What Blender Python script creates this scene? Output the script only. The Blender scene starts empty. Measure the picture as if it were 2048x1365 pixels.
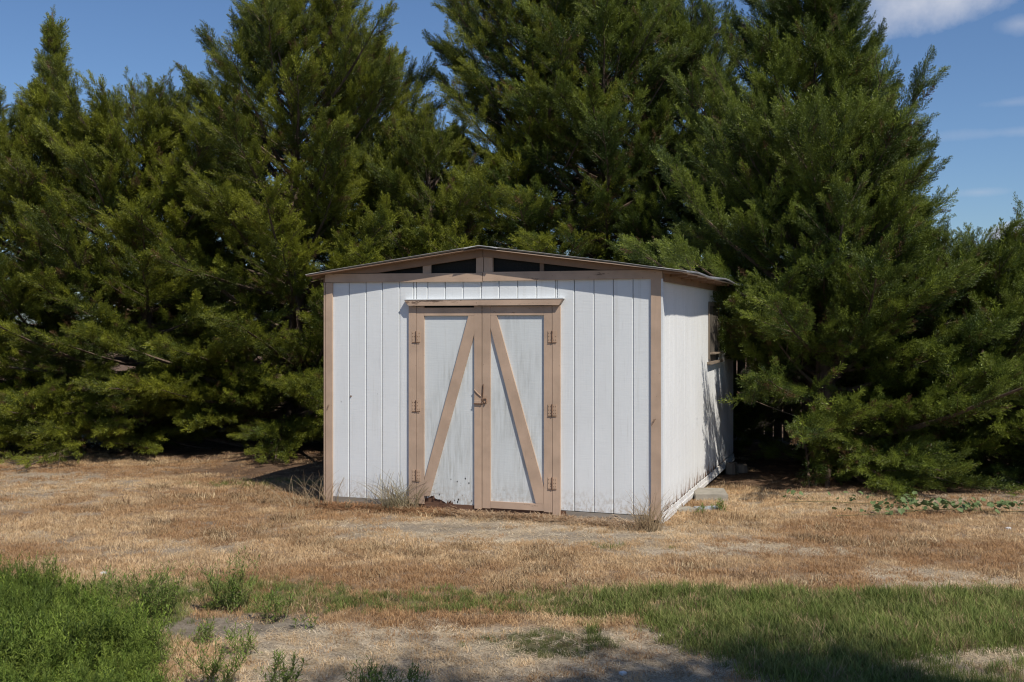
import bpy, bmesh, math, random
import numpy as np
from mathutils import Vector, Matrix, Euler, noise

sc = bpy.context.scene
COL = sc.collection
R = math.radians
random.seed(7)
rng = np.random.RandomState(7)

# ------------------------------------------------------------------ camera
EYE = 1.96
cam_d = bpy.data.cameras.new('camera')
cam = bpy.data.objects.new('camera', cam_d); COL.objects.link(cam)
cam.location = (0, 0, EYE); cam.rotation_euler = (R(90), 0, 0)
cam_d.sensor_width = 36.0
cam_d.lens = 2134 / 2048 * 36.0
cam_d.shift_y = -39.5 / 2048
cam_d.clip_start = 0.05; cam_d.clip_end = 3000
sc.camera = cam

# ------------------------------------------------------------------ sun, sky, exposure
SUN_EL = R(51.0)
sun_h = Vector((0.57, -0.82, 0)).normalized()
sun_dir = Vector((sun_h.x * math.cos(SUN_EL), sun_h.y * math.cos(SUN_EL), math.sin(SUN_EL)))
sun_d = bpy.data.lights.new('sun', 'SUN')
sun_d.energy = 5.0; sun_d.angle = R(0.53); sun_d.color = (1.0, 0.94, 0.83)
sun = bpy.data.objects.new('sun', sun_d); COL.objects.link(sun)
sun.rotation_euler = (-sun_dir).to_track_quat('-Z', 'Y').to_euler()
sun.location = (10, -10, 20)

world = bpy.data.worlds.new('World'); sc.world = world; world.use_nodes = True
nt = world.node_tree; nt.nodes.clear()
def wn(t, **k):
    n = nt.nodes.new(t)
    for a, b in k.items(): setattr(n, a, b)
    return n
sky = wn('ShaderNodeTexSky', sky_type='NISHITA', sun_disc=False, sun_elevation=SUN_EL,
         sun_rotation=math.atan2(sun_h.x, sun_h.y), altitude=120, air_density=1.0, dust_density=0.45, ozone_density=2.2)
bg = wn('ShaderNodeBackground'); bg.inputs['Strength'].default_value = 0.080
wout = wn('ShaderNodeOutputWorld')
geo = wn('ShaderNodeTexCoord')
nrm = wn('ShaderNodeVectorMath', operation='NORMALIZE'); nt.links.new(geo.outputs['Generated'], nrm.inputs[0])
def wmath(op, a, b=None, clamp=False):
    n = wn('ShaderNodeMath', operation=op); n.use_clamp = clamp
    for i, v in enumerate((a, b)):
        if v is None: continue
        if isinstance(v, (int, float)): n.inputs[i].default_value = v
        else: nt.links.new(v, n.inputs[i])
    return n.outputs[0]
def wnoise(scale, detail, rough, vec):
    n = wn('ShaderNodeTexNoise'); n.inputs['Scale'].default_value = scale
    n.inputs['Detail'].default_value = detail; n.inputs['Roughness'].default_value = rough
    nt.links.new(vec, n.inputs['Vector']); return n.outputs['Fac']
edge = wnoise(9.0, 6, 0.62, nrm.outputs[0])
def cloud(px, py, wx, wz, soft):
    c = Vector(((px - 1024) / 2134, 1, (643 - py) / 2134)).normalized()
    sub = wn('ShaderNodeVectorMath', operation='SUBTRACT'); nt.links.new(nrm.outputs[0], sub.inputs[0]); sub.inputs[1].default_value = c
    mul = wn('ShaderNodeVectorMath', operation='MULTIPLY'); nt.links.new(sub.outputs[0], mul.inputs[0]); mul.inputs[1].default_value = (1 / wx, 1 / wx, 1 / wz)
    ln = wn('ShaderNodeVectorMath', operation='LENGTH'); nt.links.new(mul.outputs[0], ln.inputs[0])
    d = wmath('SUBTRACT', 1.0, ln.outputs['Value'])
    e = wmath('MULTIPLY', wmath('SUBTRACT', edge, 0.5), 2.4)
    return wmath('MULTIPLY', wmath('ADD', d, e), soft, clamp=True)
clouds = [cloud(1900, -6, 0.085, 0.028, 1.15), cloud(2035, 470, 0.036, 0.013, 2.2), cloud(2040, 48, 0.03, 0.012, 0.5),
          cloud(2060, 262, 0.09, 0.006, 0.25), cloud(1960, 385, 0.03, 0.005, 0.3), cloud(2060, 535, 0.05, 0.02, 0.9), cloud(2025, 205, 0.03, 0.006, 0.3),
          cloud(2500, 300, 0.12, 0.03, 1.3), cloud(-700, 250, 0.10, 0.025, 1.2)]
m = clouds[0]
for c in clouds[1:]: m = wmath('MAXIMUM', m, c)
mixc = wn('ShaderNodeMixRGB'); nt.links.new(m, mixc.inputs['Fac'])
tint = wn('ShaderNodeMixRGB', blend_type='MULTIPLY'); tint.inputs['Fac'].default_value = 1.0
tint.inputs['Color2'].default_value = (0.84, 1.01, 1.24, 1)
nt.links.new(sky.outputs[0], tint.inputs['Color1'])
nt.links.new(tint.outputs[0], mixc.inputs['Color1'])
mixc.inputs['Color2'].default_value = (7.0, 7.5, 8.8, 1)
nt.links.new(mixc.outputs[0], bg.inputs['Color']); nt.links.new(bg.outputs[0], wout.inputs['Surface'])

vs = sc.view_settings
vs.view_transform = 'Standard'; vs.look = 'None'; vs.gamma = 1.0; vs.use_curve_mapping = False
vs.exposure = 0.0
sc.cycles.filter_width = 1.15
sc.cycles.max_bounces = 6; sc.cycles.diffuse_bounces = 3; sc.cycles.transmission_bounces = 3

# ------------------------------------------------------------------ helpers
def link(o, parent=None):
    COL.objects.link(o)
    if parent: o.parent = parent
    return o
def tag(o, label=None, cat=None, group=None, kind=None):
    if label: o['label'] = label
    if cat: o['category'] = cat
    if group: o['group'] = group
    if kind: o['kind'] = kind
    return o
def thing(name, label, cat, loc=(0, 0, 0), rz=0.0, group=None):
    o = bpy.data.objects.new(name, None); o.location = loc; o.rotation_euler = (0, 0, rz); o.empty_display_size = 0.1
    return tag(link(o), label, cat, group)
class MB:
    def __init__(s): s.v = []; s.f = []
    def add(s, vs, fs):
        n = len(s.v); s.v += [tuple(v) for v in vs]; s.f += [tuple(i + n for i in f) for f in fs]
    def box(s, x0, x1, y0, y1, z0, z1, j=0.0):
        vs = [(x, y, z) for z in (z0, z1) for y in (y0, y1) for x in (x0, x1)]
        if j: vs = [tuple(c + random.uniform(-j, j) for c in v) for v in vs]
        s.add(vs, [(0, 2, 3, 1), (4, 5, 7, 6), (0, 1, 5, 4), (2, 6, 7, 3), (0, 4, 6, 2), (1, 3, 7, 5)])
        return s
    def prism(s, pts, y0, y1):
        """outline in (x,z), counter-clockwise seen from -y, extruded from y0 to y1 (y0 < y1)"""
        n = len(pts)
        a = sum(pts[i][0] * pts[(i + 1) % n][1] - pts[(i + 1) % n][0] * pts[i][1] for i in range(n))
        if a < 0: pts = pts[::-1]
        vs = [(x, y0, z) for x, z in pts] + [(x, y1, z) for x, z in pts]
        fs = [tuple(range(n)), tuple(range(2 * n - 1, n - 1, -1))] + [(i, i + n, (i + 1) % n + n, (i + 1) % n) for i in range(n)]
        s.add(vs, fs); return s
    def tube(s, pts, rads, n=6, cap=True):
        pts = [Vector(p) for p in pts]; base = len(s.v); rings = []
        up = Vector((0.13, 0.21, 1)).normalized()
        for i, p in enumerate(pts):
            d = (pts[min(i + 1, len(pts) - 1)] - pts[max(i - 1, 0)]).normalized()
            a = d.cross(up if abs(d.dot(up)) < 0.95 else Vector((1, 0, 0))).normalized(); b = d.cross(a)
            r = rads[i] if hasattr(rads, '__len__') else rads
            rings.append([p + (a * math.cos(2 * math.pi * k / n) + b * math.sin(2 * math.pi * k / n)) * r for k in range(n)])
        vs = [v for rg in rings for v in rg]; fs = []
        for i in range(len(pts) - 1):
            for k in range(n):
                fs.append((i * n + k, i * n + (k + 1) % n, (i + 1) * n + (k + 1) % n, (i + 1) * n + k))
        if cap: fs.append(tuple(range(n - 1, -1, -1))); fs.append(tuple((len(pts) - 1) * n + k for k in range(n)))
        s.add(vs, fs); return s
    def mesh(s, name, mat, smooth=False):
        me = bpy.data.meshes.new(name); me.from_pydata(s.v, [], s.f); me.update()
        if mat:
            for mm in (mat if isinstance(mat, (list, tuple)) else [mat]): me.materials.append(mm)
        if smooth: me.polygons.foreach_set('use_smooth', [True] * len(me.polygons))
        return me
    def build(s, name, mat, parent=None, smooth=False, **kw):
        o = bpy.data.objects.new(name, s.mesh(name, mat, smooth)); link(o, parent)
        return tag(o, **kw)

# ------------------------------------------------------------------ materials
class NT:
    def __init__(s, name, rough=0.8, spec=0.3):
        s.m = bpy.data.materials.new(name); s.m.use_nodes = True; s.t = s.m.node_tree
        s.b = s.t.nodes['Principled BSDF']; s.b.inputs['Roughness'].default_value = rough
        s.b.inputs['Specular IOR Level'].default_value = spec
        s.tc = s.t.nodes.new('ShaderNodeTexCoord')
    def sock(s, i, v):
        if isinstance(v, (int, float)): i.default_value = v
        elif isinstance(v, tuple): i.default_value = v if len(v) == 4 or len(i.default_value) == 3 else v + (1,)
        else: s.t.links.new(v, i)
    def noise(s, scale, detail=4, rough=0.55, stretch=(1, 1, 1), coord='Object', off=(0, 0, 0), dist=0.0):
        mp = s.t.nodes.new('ShaderNodeMapping'); mp.inputs['Scale'].default_value = stretch; mp.inputs['Location'].default_value = off
        s.t.links.new(s.tc.outputs[coord], mp.inputs['Vector'])
        n = s.t.nodes.new('ShaderNodeTexNoise'); n.inputs['Scale'].default_value = scale
        n.inputs['Detail'].default_value = detail; n.inputs['Roughness'].default_value = rough; n.inputs['Distortion'].default_value = dist
        s.t.links.new(mp.outputs[0], n.inputs['Vector']); return n.outputs['Fac']
    def ramp(s, v, a, b, lo=0.0, hi=1.0):
        n = s.t.nodes.new('ShaderNodeMapRange'); n.inputs['From Min'].default_value = a; n.inputs['From Max'].default_value = b
        n.inputs['To Min'].default_value = lo; n.inputs['To Max'].default_value = hi
        s.t.links.new(v, n.inputs['Value']); return n.outputs[0]
    def mix(s, f, a, b, mode='MIX'):
        n = s.t.nodes.new('ShaderNodeMixRGB'); n.blend_type = mode
        s.sock(n.inputs['Fac'], f); s.sock(n.inputs['Color1'], a); s.sock(n.inputs['Color2'], b); return n.outputs[0]
    def math(s, op, a, b=0.0):
        n = s.t.nodes.new('ShaderNodeMath'); n.operation = op; s.sock(n.inputs[0], a); s.sock(n.inputs[1], b); return n.outputs[0]
    def sep(s, coord='Object'):
        n = s.t.nodes.new('ShaderNodeSeparateXYZ'); s.t.links.new(s.tc.outputs[coord], n.inputs[0]); return n.outputs
    def attr(s, name, typ='GEOMETRY'):
        n = s.t.nodes.new('ShaderNodeAttribute'); n.attribute_name = name; n.attribute_type = typ; return n.outputs
    def bump(s, h, strength=0.4, dist=0.01):
        n = s.t.nodes.new('ShaderNodeBump'); n.inputs['Strength'].default_value = strength; n.inputs['Distance'].default_value = dist
        s.t.links.new(h, n.inputs['Height']); s.t.links.new(n.outputs[0], s.b.inputs['Normal'])
    def color(s, c): s.sock(s.b.inputs['Base Color'], c); return s.m

def white_paint(name, base, dirty=0.0, rot=False):
    n = NT(name, 0.75, 0.25)
    grain = n.noise(60, 4, 0.6, (1, 1, 0.05)); saw = n.noise(45, 3, 0.7, (0.12, 0.12, 1.3)); big = n.noise(1.6, 4, 0.6, (1, 1, 0.5))
    c = n.mix(n.ramp(big, 0.3, 0.7), base, tuple(x * 0.90 for x in base))
    c = n.mix(n.ramp(saw, 0.52, 0.8, 0, 0.16), c, (0.45, 0.47, 0.5))
    c = n.mix(n.ramp(grain, 0.6, 0.78, 0, 0.28), c, (0.36, 0.36, 0.34))
    knots = n.noise(9, 3, 0.6, (1, 1, 0.45), off=(3, 1, 7))
    c = n.mix(n.ramp(knots, 0.735, 0.77, 0, 0.75), c, (0.17, 0.16, 0.15))
    z0_ = n.sep()[2]
    spl = n.noise(30, 4, 0.7, (1, 1, 0.6), off=(6, 6, 6)); sz = n.ramp(z0_, 0.34, 0.08, 0.0, 0.62)
    c = n.mix(n.math('MULTIPLY', n.ramp(spl, 0.45, 0.62), sz), c, (0.36, 0.29, 0.22))
    drip = n.noise(13, 4, 0.7, (1, 1, 0.05), off=(8, 3, 3)); c = n.mix(n.ramp(drip, 0.56, 0.75, 0, 0.30), c, (0.42, 0.40, 0.36))
    if dirty:
        st = n.noise(26, 5, 0.7, (1, 1, 0.09)); area = n.noise(2.6, 3, 0.5, (1, 1, 0.5), off=(5, 2, 1))
        f = n.math('MULTIPLY', n.ramp(st, 0.42, 0.75), n.ramp(area, 0.38, 0.66, 0, dirty))
        c = n.mix(f, c, (0.17, 0.165, 0.125))
        speck = n.noise(38, 3, 0.6, (1, 1, 0.4), off=(9, 4, 2)); z = n.sep()[2]
        low = n.ramp(z, 0.85, 0.1, 0, 0.9)
        c = n.mix(n.math('MULTIPLY', n.ramp(speck, 0.68, 0.73), low), c, (0.10, 0.085, 0.07))
    if rot:
        z = n.sep()[2]; st = n.noise(16, 4, 0.75, (1, 1, 0.10), off=(2, 8, 1))
        hgt = n.ramp(st, 0.50, 0.80, 0.075, 0.42)
        f = n.math('LESS_THAN', z, hgt); d = n.math('MULTIPLY', f, n.math('GREATER_THAN', z, 0.094))
        edge2 = n.ramp(n.noise(30, 3, 0.6), 0.35, 0.6, 0.55, 1.0)
        c = n.mix(n.math('MULTIPLY', d, edge2), c, (0.20, 0.115, 0.07))
    n.bump(n.math('ADD', n.math('MULTIPLY', grain, 0.7), n.math('MULTIPLY', saw, 0.9)), 0.35, 0.004)
    return n.color(c)
def tan_paint(name, base, worn=0.0, horiz=False):
    n = NT(name, 0.6, 0.35)
    st = (0.06, 1, 1) if horiz else (1, 1, 0.06)
    grain = n.noise(70, 4, 0.6, st); big = n.noise(3, 4, 0.6)
    c = n.mix(n.ramp(big, 0.35, 0.65), tuple(x * 1.07 for x in base), tuple(x * 0.84 for x in base))
    crk = n.noise(24, 6, 0.8, (0.04, 1, 1) if horiz else (1, 1, 0.04), off=(7, 7, 7)); c = n.mix(n.ramp(crk, 0.68, 0.71, 0, 0.6), c, tuple(x * 0.3 for x in base))
    c = n.mix(n.ramp(grain, 0.58, 0.8, 0, 0.3), c, tuple(x * 0.55 for x in base))
    sp = n.noise(45, 2, 0.5, off=(4, 4, 4)); c = n.mix(n.ramp(sp, 0.72, 0.76, 0, 0.7), c, (0.10, 0.07, 0.05))
    if worn:
        w = n.noise(16, 6, 0.75, (0.18, 1, 1) if horiz else (1, 1, 0.25), off=(1, 3, 2))
        c = n.mix(n.ramp(w, 0.63 - worn, 0.665 - worn, 0, 0.9), c, n.mix(n.ramp(grain, 0.4, 0.6), (0.20, 0.13, 0.09), (0.07, 0.045, 0.035)))
    n.bump(grain, 0.25, 0.002)
    return n.color(c)
TAN = (0.475, 0.342, 0.252)
M = {}
M['siding'] = white_paint('white_siding', (0.715, 0.735, 0.75))
M['siding_side'] = white_paint('white_siding_rot', (0.77, 0.775, 0.775), 0.0, True)
M['door_panel'] = white_paint('door_panel_paint', (0.63, 0.66, 0.67), 0.62)
M['tan'] = tan_paint('tan_trim', TAN)
M['tan_h'] = tan_paint('tan_trim_flat', TAN, 0.02, True)
M['tan_worn'] = tan_paint('tan_trim_peeling', TAN, 0.075, True)
M['brown'] = tan_paint('brown_fascia', (0.26, 0.165, 0.11), 0.0, True)
M['rust'] = tan_paint('rusty_sill', (0.14, 0.075, 0.048), 0.04, True)
M['hinge'] = tan_paint('painted_hinge', (0.48, 0.335, 0.235), 0.015)
def simple(name, c1, c2, scale=8, rough=0.8, stretch=(1, 1, 1), bump=0.2, spec=0.3, lo=0.3, hi=0.7):
    n = NT(name, rough, spec); f = n.noise(scale, 5, 0.6, stretch)
    n.bump(f, bump, 0.01); return n.color(n.mix(n.ramp(f, lo, hi), c1, c2))
M['dark'] = simple('dark_interior', (0.012, 0.011, 0.010), (0.02, 0.018, 0.015))
M['mesh'] = simple('black_screen', (0.010, 0.010, 0.009), (0.022, 0.02, 0.018), 60)
M['rusty_metal'] = simple('rusty_metal', (0.08, 0.045, 0.03), (0.24, 0.14, 0.09), 30)
M['concrete'] = simple('concrete', (0.34, 0.31, 0.26), (0.22, 0.20, 0.165), 12, bump=0.6)
M['grey_board'] = simple('grey_skid', (0.30, 0.27, 0.235), (0.18, 0.15, 0.12), 10, stretch=(0.15, 1, 1))
M['bare_wood'] = simple('weathered_wood', (0.30, 0.24, 0.18), (0.14, 0.105, 0.08), 24, stretch=(1, 1, 0.08))
M['fence'] = simple('fence_wood', (0.14, 0.12, 0.10), (0.07, 0.06, 0.05), 14, stretch=(1, 1, 0.08))
M['stone'] = simple('pale_blue_stone', (0.36, 0.40, 0.44), (0.22, 0.24, 0.26), 14)
M['debris'] = simple('white_debris', (0.7, 0.7, 0.7), (0.5, 0.5, 0.5), 14)
M['bark'] = simple('cedar_bark', (0.16, 0.115, 0.085), (0.06, 0.042, 0.032), 18, stretch=(1, 1, 0.12), bump=0.7)
def galv():
    n = NT('galvanised_sheet', 0.42, 0.5); n.b.inputs['Metallic'].default_value = 0.25
    a = n.noise(6, 5, 0.6); r = n.noise(3, 5, 0.7, (1, 0.3, 1), off=(2, 2, 2))
    c = n.mix(n.ramp(a, 0.3, 0.7), (0.62, 0.62, 0.61), (0.46, 0.46, 0.45))
    return n.color(n.mix(n.ramp(r, 0.6, 0.75, 0, 0.7), c, (0.23, 0.15, 0.10)))
M['galv'] = galv()
def leafmat(name, rough=0.55, trans=0.25, attr='tint', spec=0.25):
    n = NT(name, rough, spec); a = n.attr(attr, 'INSTANCER')[0]
    n.color(a)
    tr = n.t.nodes.new('ShaderNodeBsdfTranslucent'); n.t.links.new(a, tr.inputs['Color'])
    mx = n.t.nodes.new('ShaderNodeMixShader'); mx.inputs[0].default_value = trans
    n.t.links.new(n.b.outputs[0], mx.inputs[1]); n.t.links.new(tr.outputs[0], mx.inputs[2])
    n.t.links.new(mx.outputs[0], n.t.nodes['Material Output'].inputs['Surface'])
    return n.m
M['cedar'] = leafmat('cedar_foliage', 0.48, 0.24, spec=0.45)
M['blade'] = leafmat('grass_blade', 0.7, 0.3)
M['weed'] = leafmat('weed_leaf', 0.6, 0.3)
def plainleaf(name, c1, c2, trans=0.3):
    n = NT(name, 0.6, 0.3); f = n.noise(7, 3); c = n.mix(n.ramp(f, 0.35, 0.65), c1, c2); n.color(c)
    tr = n.t.nodes.new('ShaderNodeBsdfTranslucent'); n.t.links.new(c, tr.inputs['Color'])
    mx = n.t.nodes.new('ShaderNodeMixShader'); mx.inputs[0].default_value = trans
    n.t.links.new(n.b.outputs[0], mx.inputs[1]); n.t.links.new(tr.outputs[0], mx.inputs[2])
    n.t.links.new(mx.outputs[0], n.t.nodes['Material Output'].inputs['Surface'])
    return n.m
M['weed_leaf'] = plainleaf('weed_plant_leaf', (0.12, 0.185, 0.03), (0.21, 0.27, 0.06))
M['weed_stem'] = plainleaf('weed_plant_stem', (0.15, 0.16, 0.06), (0.20, 0.17, 0.08), 0.05)
M['vine'] = plainleaf('vine_leaf', (0.09, 0.135, 0.045), (0.18, 0.235, 0.10), 0.2)
M['dry_blade'] = plainleaf('dry_tuft_blade', (0.42, 0.31, 0.19), (0.26, 0.20, 0.12))
M['grey_blade'] = plainleaf('olive_dry_blade', (0.24, 0.21, 0.12), (0.36, 0.29, 0.19))

# ------------------------------------------------------------------ ground: where each cover grows
def vnoise(x, y, s, seed=0):
    x = np.asarray(x) / s + 1000 + seed * 17.3; y = np.asarray(y) / s + 1000 + seed * 9.1
    xi = np.floor(x).astype(np.int64); yi = np.floor(y).astype(np.int64); fx = x - xi; fy = y - yi
    fx = fx * fx * (3 - 2 * fx); fy = fy * fy * (3 - 2 * fy)
    def h(a, b):
        v = np.sin((a * 127.1 + b * 311.7 + seed * 74.7) % 6283.1) * 43758.5453
        return v - np.floor(v)
    return (h(xi, yi) * (1 - fx) + h(xi + 1, yi) * fx) * (1 - fy) + (h(xi, yi + 1) * (1 - fx) + h(xi + 1, yi + 1) * fx) * fy
def fbm(x, y, s, seed=0, o=4):
    t = 0; a = 0.5; w = 0
    for k in range(o): t = t + a * vnoise(x, y, s / 2 ** k, seed + k); w += a; a *= 0.55
    return t / w
def sm(v, a, b):
    t = np.clip((v - a) / (b - a), 0, 1); return t * t * (3 - 2 * t)
def ell(x, y, cx, cy, rx, ry, soft=0.35):
    d = np.sqrt(((x - cx) / rx) ** 2 + ((y - cy) / ry) ** 2); return 1 - sm(d, 1 - soft, 1 + soft)
def cover(x, y):
    """returns green, pale straw, dirt, litter weights at ground points (metres)"""
    x = np.asarray(x, float); y = np.asarray(y, float)
    n1 = fbm(x, y, 0.9, 3) - 0.5; n2 = fbm(x, y, 0.35, 11) - 0.5; n3 = fbm(x, y, 2.2, 21) - 0.5
    w = n1 * 0.8 + n2 * 0.5
    # green strip: far edge y=7.8..8.2, near edge ~7.15 left of x=.35, everything nearer on the right
    far = 7.86 - 0.02 * x + sm(x, 0.3, 1.6) * 0.10
    near = np.where(x < 0.2, 7.12, 0)
    g = sm(far + w * 0.9 - y, -0.12, 0.30) * sm(y - near - w * 0.35, -0.05, 0.16)
    g = g * (1 - 0.25 * (1 - sm(x, -0.2, 1.0)))
    edge_r = 0.42 + (7.1 - y) * 0.62 + w * 0.5           # right mass begins here when nearer than the strip
    g = np.where(y < 7.12, sm(x - edge_r, -0.05, 0.35) * sm(far - y, 0, 0.2), g)
    g = np.maximum(g, 0.9 * ell(x + w * 0.4, y + w * 0.3, 0.22, 6.52, 0.42, 0.26))
    g = np.maximum(g, sm(-2.15 - (y - 7.2) * 0.25 - x + w * 0.4, -0.1, 0.3) * sm(7.75 + w * 0.5 - y, 0, 0.3) * 0.9)
    g = g * (1 - 0.75 * ell(x, y, 2.9, 6.0, 0.7, 0.35))
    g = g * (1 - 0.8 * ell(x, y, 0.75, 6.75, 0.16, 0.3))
    g = np.maximum(g, 0.5 * ell(x, y, -2.9, 12.9, 0.9, 0.35))
    g = np.maximum(g, 0.15 * ell(x, y, 0.95, 9.25, 0.4, 0.12))
    p = sm(6.98 + w * 0.25 - y, 0, 0.2) * sm(x + 2.1 + w, 0, 0.4) * 0.95
    p = np.maximum(p, ell(x + w, y + w * 0.5, 0.0, 10.0, 2.0, 0.75, 0.5) * 0.9)
    p = np.maximum(p, ell(x + w, y + w * 0.4, 1.9, 9.1, 1.2, 0.28) * 0.8)
    p = np.maximum(p, ell(x + w, y + w * 0.6, 3.15, 8.05, 0.75, 0.32) * 0.85)
    p = np.maximum(p, ell(x + w, y + w * 0.6, -2.9, 9.3, 1.1, 0.35) * 0.45)
    p = np.maximum(p, ell(x + w, y + w * 0.6, 3.2, 11.1, 1.1, 0.3) * 0.5)
    p = np.maximum(p, sm(n3 + n2 * 0.5, 0.06, 0.22) * 0.6)
    d = ell(x + w * 0.6, y + w * 0.4, -1.85, 6.85, 0.62, 0.26) * 0.95
    d = np.maximum(d, ell(x + w * 0.8, y + w * 0.4, -0.9, 10.1, 0.8, 0.22) * 0.7)
    d = np.maximum(d, ell(x + w * 0.8, y + w * 0.4, 0.5, 9.75, 0.7, 0.2) * 0.7)
    d = np.maximum(d, sm(n2, 0.16, 0.28) * 0.75 * p)
    d = np.maximum(d, sm(fbm(x, y, 0.28, 71) - 0.5, 0.17, 0.26) * 0.6)
    # dark brown litter under the cedars
    row = 15.35 - 0.335 * (x + 5.8)
    row = np.where(x > 1.2, 13.05 - 0.25 * (x - 1.4), row)
    row = np.where(x > 3.0, 12.35 - 0.1 * (x - 3), row)
    l = sm(y - row + w * 0.7, -0.15, 0.35)
    l = np.maximum(l, ell(x, y, -2.7, 14.1, 1.6, 0.8))
    return g, p, d, l
def hgt(x, y):
    b = (fbm(x, y, 1.4, 5) - 0.5) * 0.05 + (fbm(x, y, 0.3, 8) - 0.5) * 0.016
    b = b - 0.09 * sm(np.asarray(y, float) - 11, 0, 4) * sm(np.asarray(x, float), 1, 2.5)
    return b
def gz(x, y): return float(hgt(np.array([x]), np.array([y]))[0])

def axis(lo, hi, st, far):
    a = list(np.arange(lo, hi + 1e-6, st)); s = st; v = a[-1]
    while v < far: s *= 1.35; v += s; a.append(v)
    s = st; v = a[0]; pre = []
    while v > -far: s *= 1.35; v -= s; pre.append(v)
    return np.array(pre[::-1] + a)
gx = axis(-8.2, 7.4, 0.07, 900); gy = axis(5.0, 17.0, 0.07, 900)
GX, GY = np.meshgrid(gx, gy); nx, ny = len(gx), len(gy)
HZ = hgt(GX.ravel(), GY.ravel()); HZ = np.where((np.abs(GX.ravel()) < 40) & (np.abs(GY.ravel()) < 60), HZ, 0)
me = bpy.data.meshes.new('ground')
verts = np.stack([GX.ravel(), GY.ravel(), HZ], 1)
ii, jj = np.meshgrid(np.arange(nx - 1), np.arange(ny - 1)); b0 = (jj * nx + ii).ravel()
quads = np.stack([b0, b0 + 1, b0 + nx + 1, b0 + nx], 1)
def fastmesh(me, verts, faces):
    k = faces.shape[1]
    me.vertices.add(len(verts)); me.vertices.foreach_set('co', verts.astype(np.float32).ravel())
    me.loops.add(faces.size); me.loops.foreach_set('vertex_index', faces.astype(np.int32).ravel())
    me.polygons.add(len(faces)); me.polygons.foreach_set('loop_start', np.arange(0, faces.size, k, dtype=np.int32))
    me.update(calc_edges=True)
fastmesh(me, verts, quads)
g_, p_, d_, l_ = cover(GX.ravel(), GY.ravel())
ca = me.color_attributes.new('cover', 'FLOAT_COLOR', 'POINT')
ca.data.foreach_set('color', np.stack([g_, p_, d_, l_], 1).astype(np.float32).ravel())
me.polygons.foreach_set('use_smooth', [True] * len(me.polygons))
def ground_mat():
    n = NT('soil_and_thatch', 0.95, 0.1)
    a = n.attr('cover'); sp = n.t.nodes.new('ShaderNodeSeparateColor'); n.t.links.new(a[0], sp.inputs[0])
    fine = n.noise(90, 5, 0.7); mid = n.noise(7, 5, 0.65); bigv = n.noise(0.7, 4, 0.5)
    c = n.mix(n.ramp(mid, 0.3, 0.7), (0.27, 0.175, 0.105), (0.36, 0.26, 0.17))
    c = n.mix(sp.outputs[1], c, n.mix(n.ramp(mid, 0.3, 0.7), (0.56, 0.47, 0.355), (0.42, 0.345, 0.255)))
    c = n.mix(sp.outputs[0], c, (0.15, 0.14, 0.07))
    c = n.mix(sp.outputs[2], c, n.mix(n.ramp(mid, 0.3, 0.7), (0.17, 0.14, 0.108), (0.33, 0.285, 0.23)))
    c = n.mix(a[3], c, n.mix(n.ramp(mid, 0.3, 0.7), (0.10, 0.06, 0.04), (0.20, 0.13, 0.085)))
    clod = n.noise(34, 4, 0.7, off=(3, 3, 3)); c = n.mix(n.ramp(clod, 0.5, 0.62, 0.0, 0.55), c, (0.10, 0.075, 0.055))
    c = n.mix(n.ramp(fine, 0.35, 0.7, 0.0, 0.55), c, n.mix(0.5, c, (0.06, 0.045, 0.03)))
    n.bump(fine, 0.8, 0.02)
    return n.color(c)
me.materials.append(ground_mat())
ground = bpy.data.objects.new('ground', me); link(ground); tag(ground, kind='structure')

# ------------------------------------------------------------------ instancing of foliage sprays / grass clumps inside ONE object
SRC = {}
def source(name, meshes):
    c = bpy.data.collections.new(name)
    for i, m_ in enumerate(meshes):
        o = bpy.data.objects.new('%s_%02d' % (name, i), m_); c.objects.link(o)
    SRC[name] = (c, len(meshes)); return c
def scatter_group(colsrc):
    g = bpy.data.node_groups.new('spread_' + colsrc.name, 'GeometryNodeTree'); g.is_modifier = True
    g.interface.new_socket('Geometry', in_out='INPUT', socket_type='NodeSocketGeometry')
    g.interface.new_socket('Geometry', in_out='OUTPUT', socket_type='NodeSocketGeometry')
    N = g.nodes; L = g.links
    i = N.new('NodeGroupInput'); o = N.new('NodeGroupOutput'); ip = N.new('GeometryNodeInstanceOnPoints')
    ci = N.new('GeometryNodeCollectionInfo'); ci.inputs['Collection'].default_value = colsrc
    ci.inputs['Separate Children'].default_value = True; ci.inputs['Reset Children'].default_value = True
    def na(nm, ty):
        n = N.new('GeometryNodeInputNamedAttribute'); n.data_type = ty; n.inputs['Name'].default_value = nm; return n.outputs['Attribute']
    L.new(i.outputs[0], ip.inputs['Points']); L.new(ci.outputs[0], ip.inputs['Instance'])
    ip.inputs['Pick Instance'].default_value = True
    L.new(na('var', 'INT'), ip.inputs['Instance Index'])
    er = N.new('FunctionNodeEulerToRotation'); L.new(na('rot', 'FLOAT_VECTOR'), er.inputs[0]); L.new(er.outputs[0], ip.inputs['Rotation'])
    L.new(na('scl', 'FLOAT_VECTOR'), ip.inputs['Scale'])
    L.new(ip.outputs[0], o.inputs[0]); return g
GROUPS = {}
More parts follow.
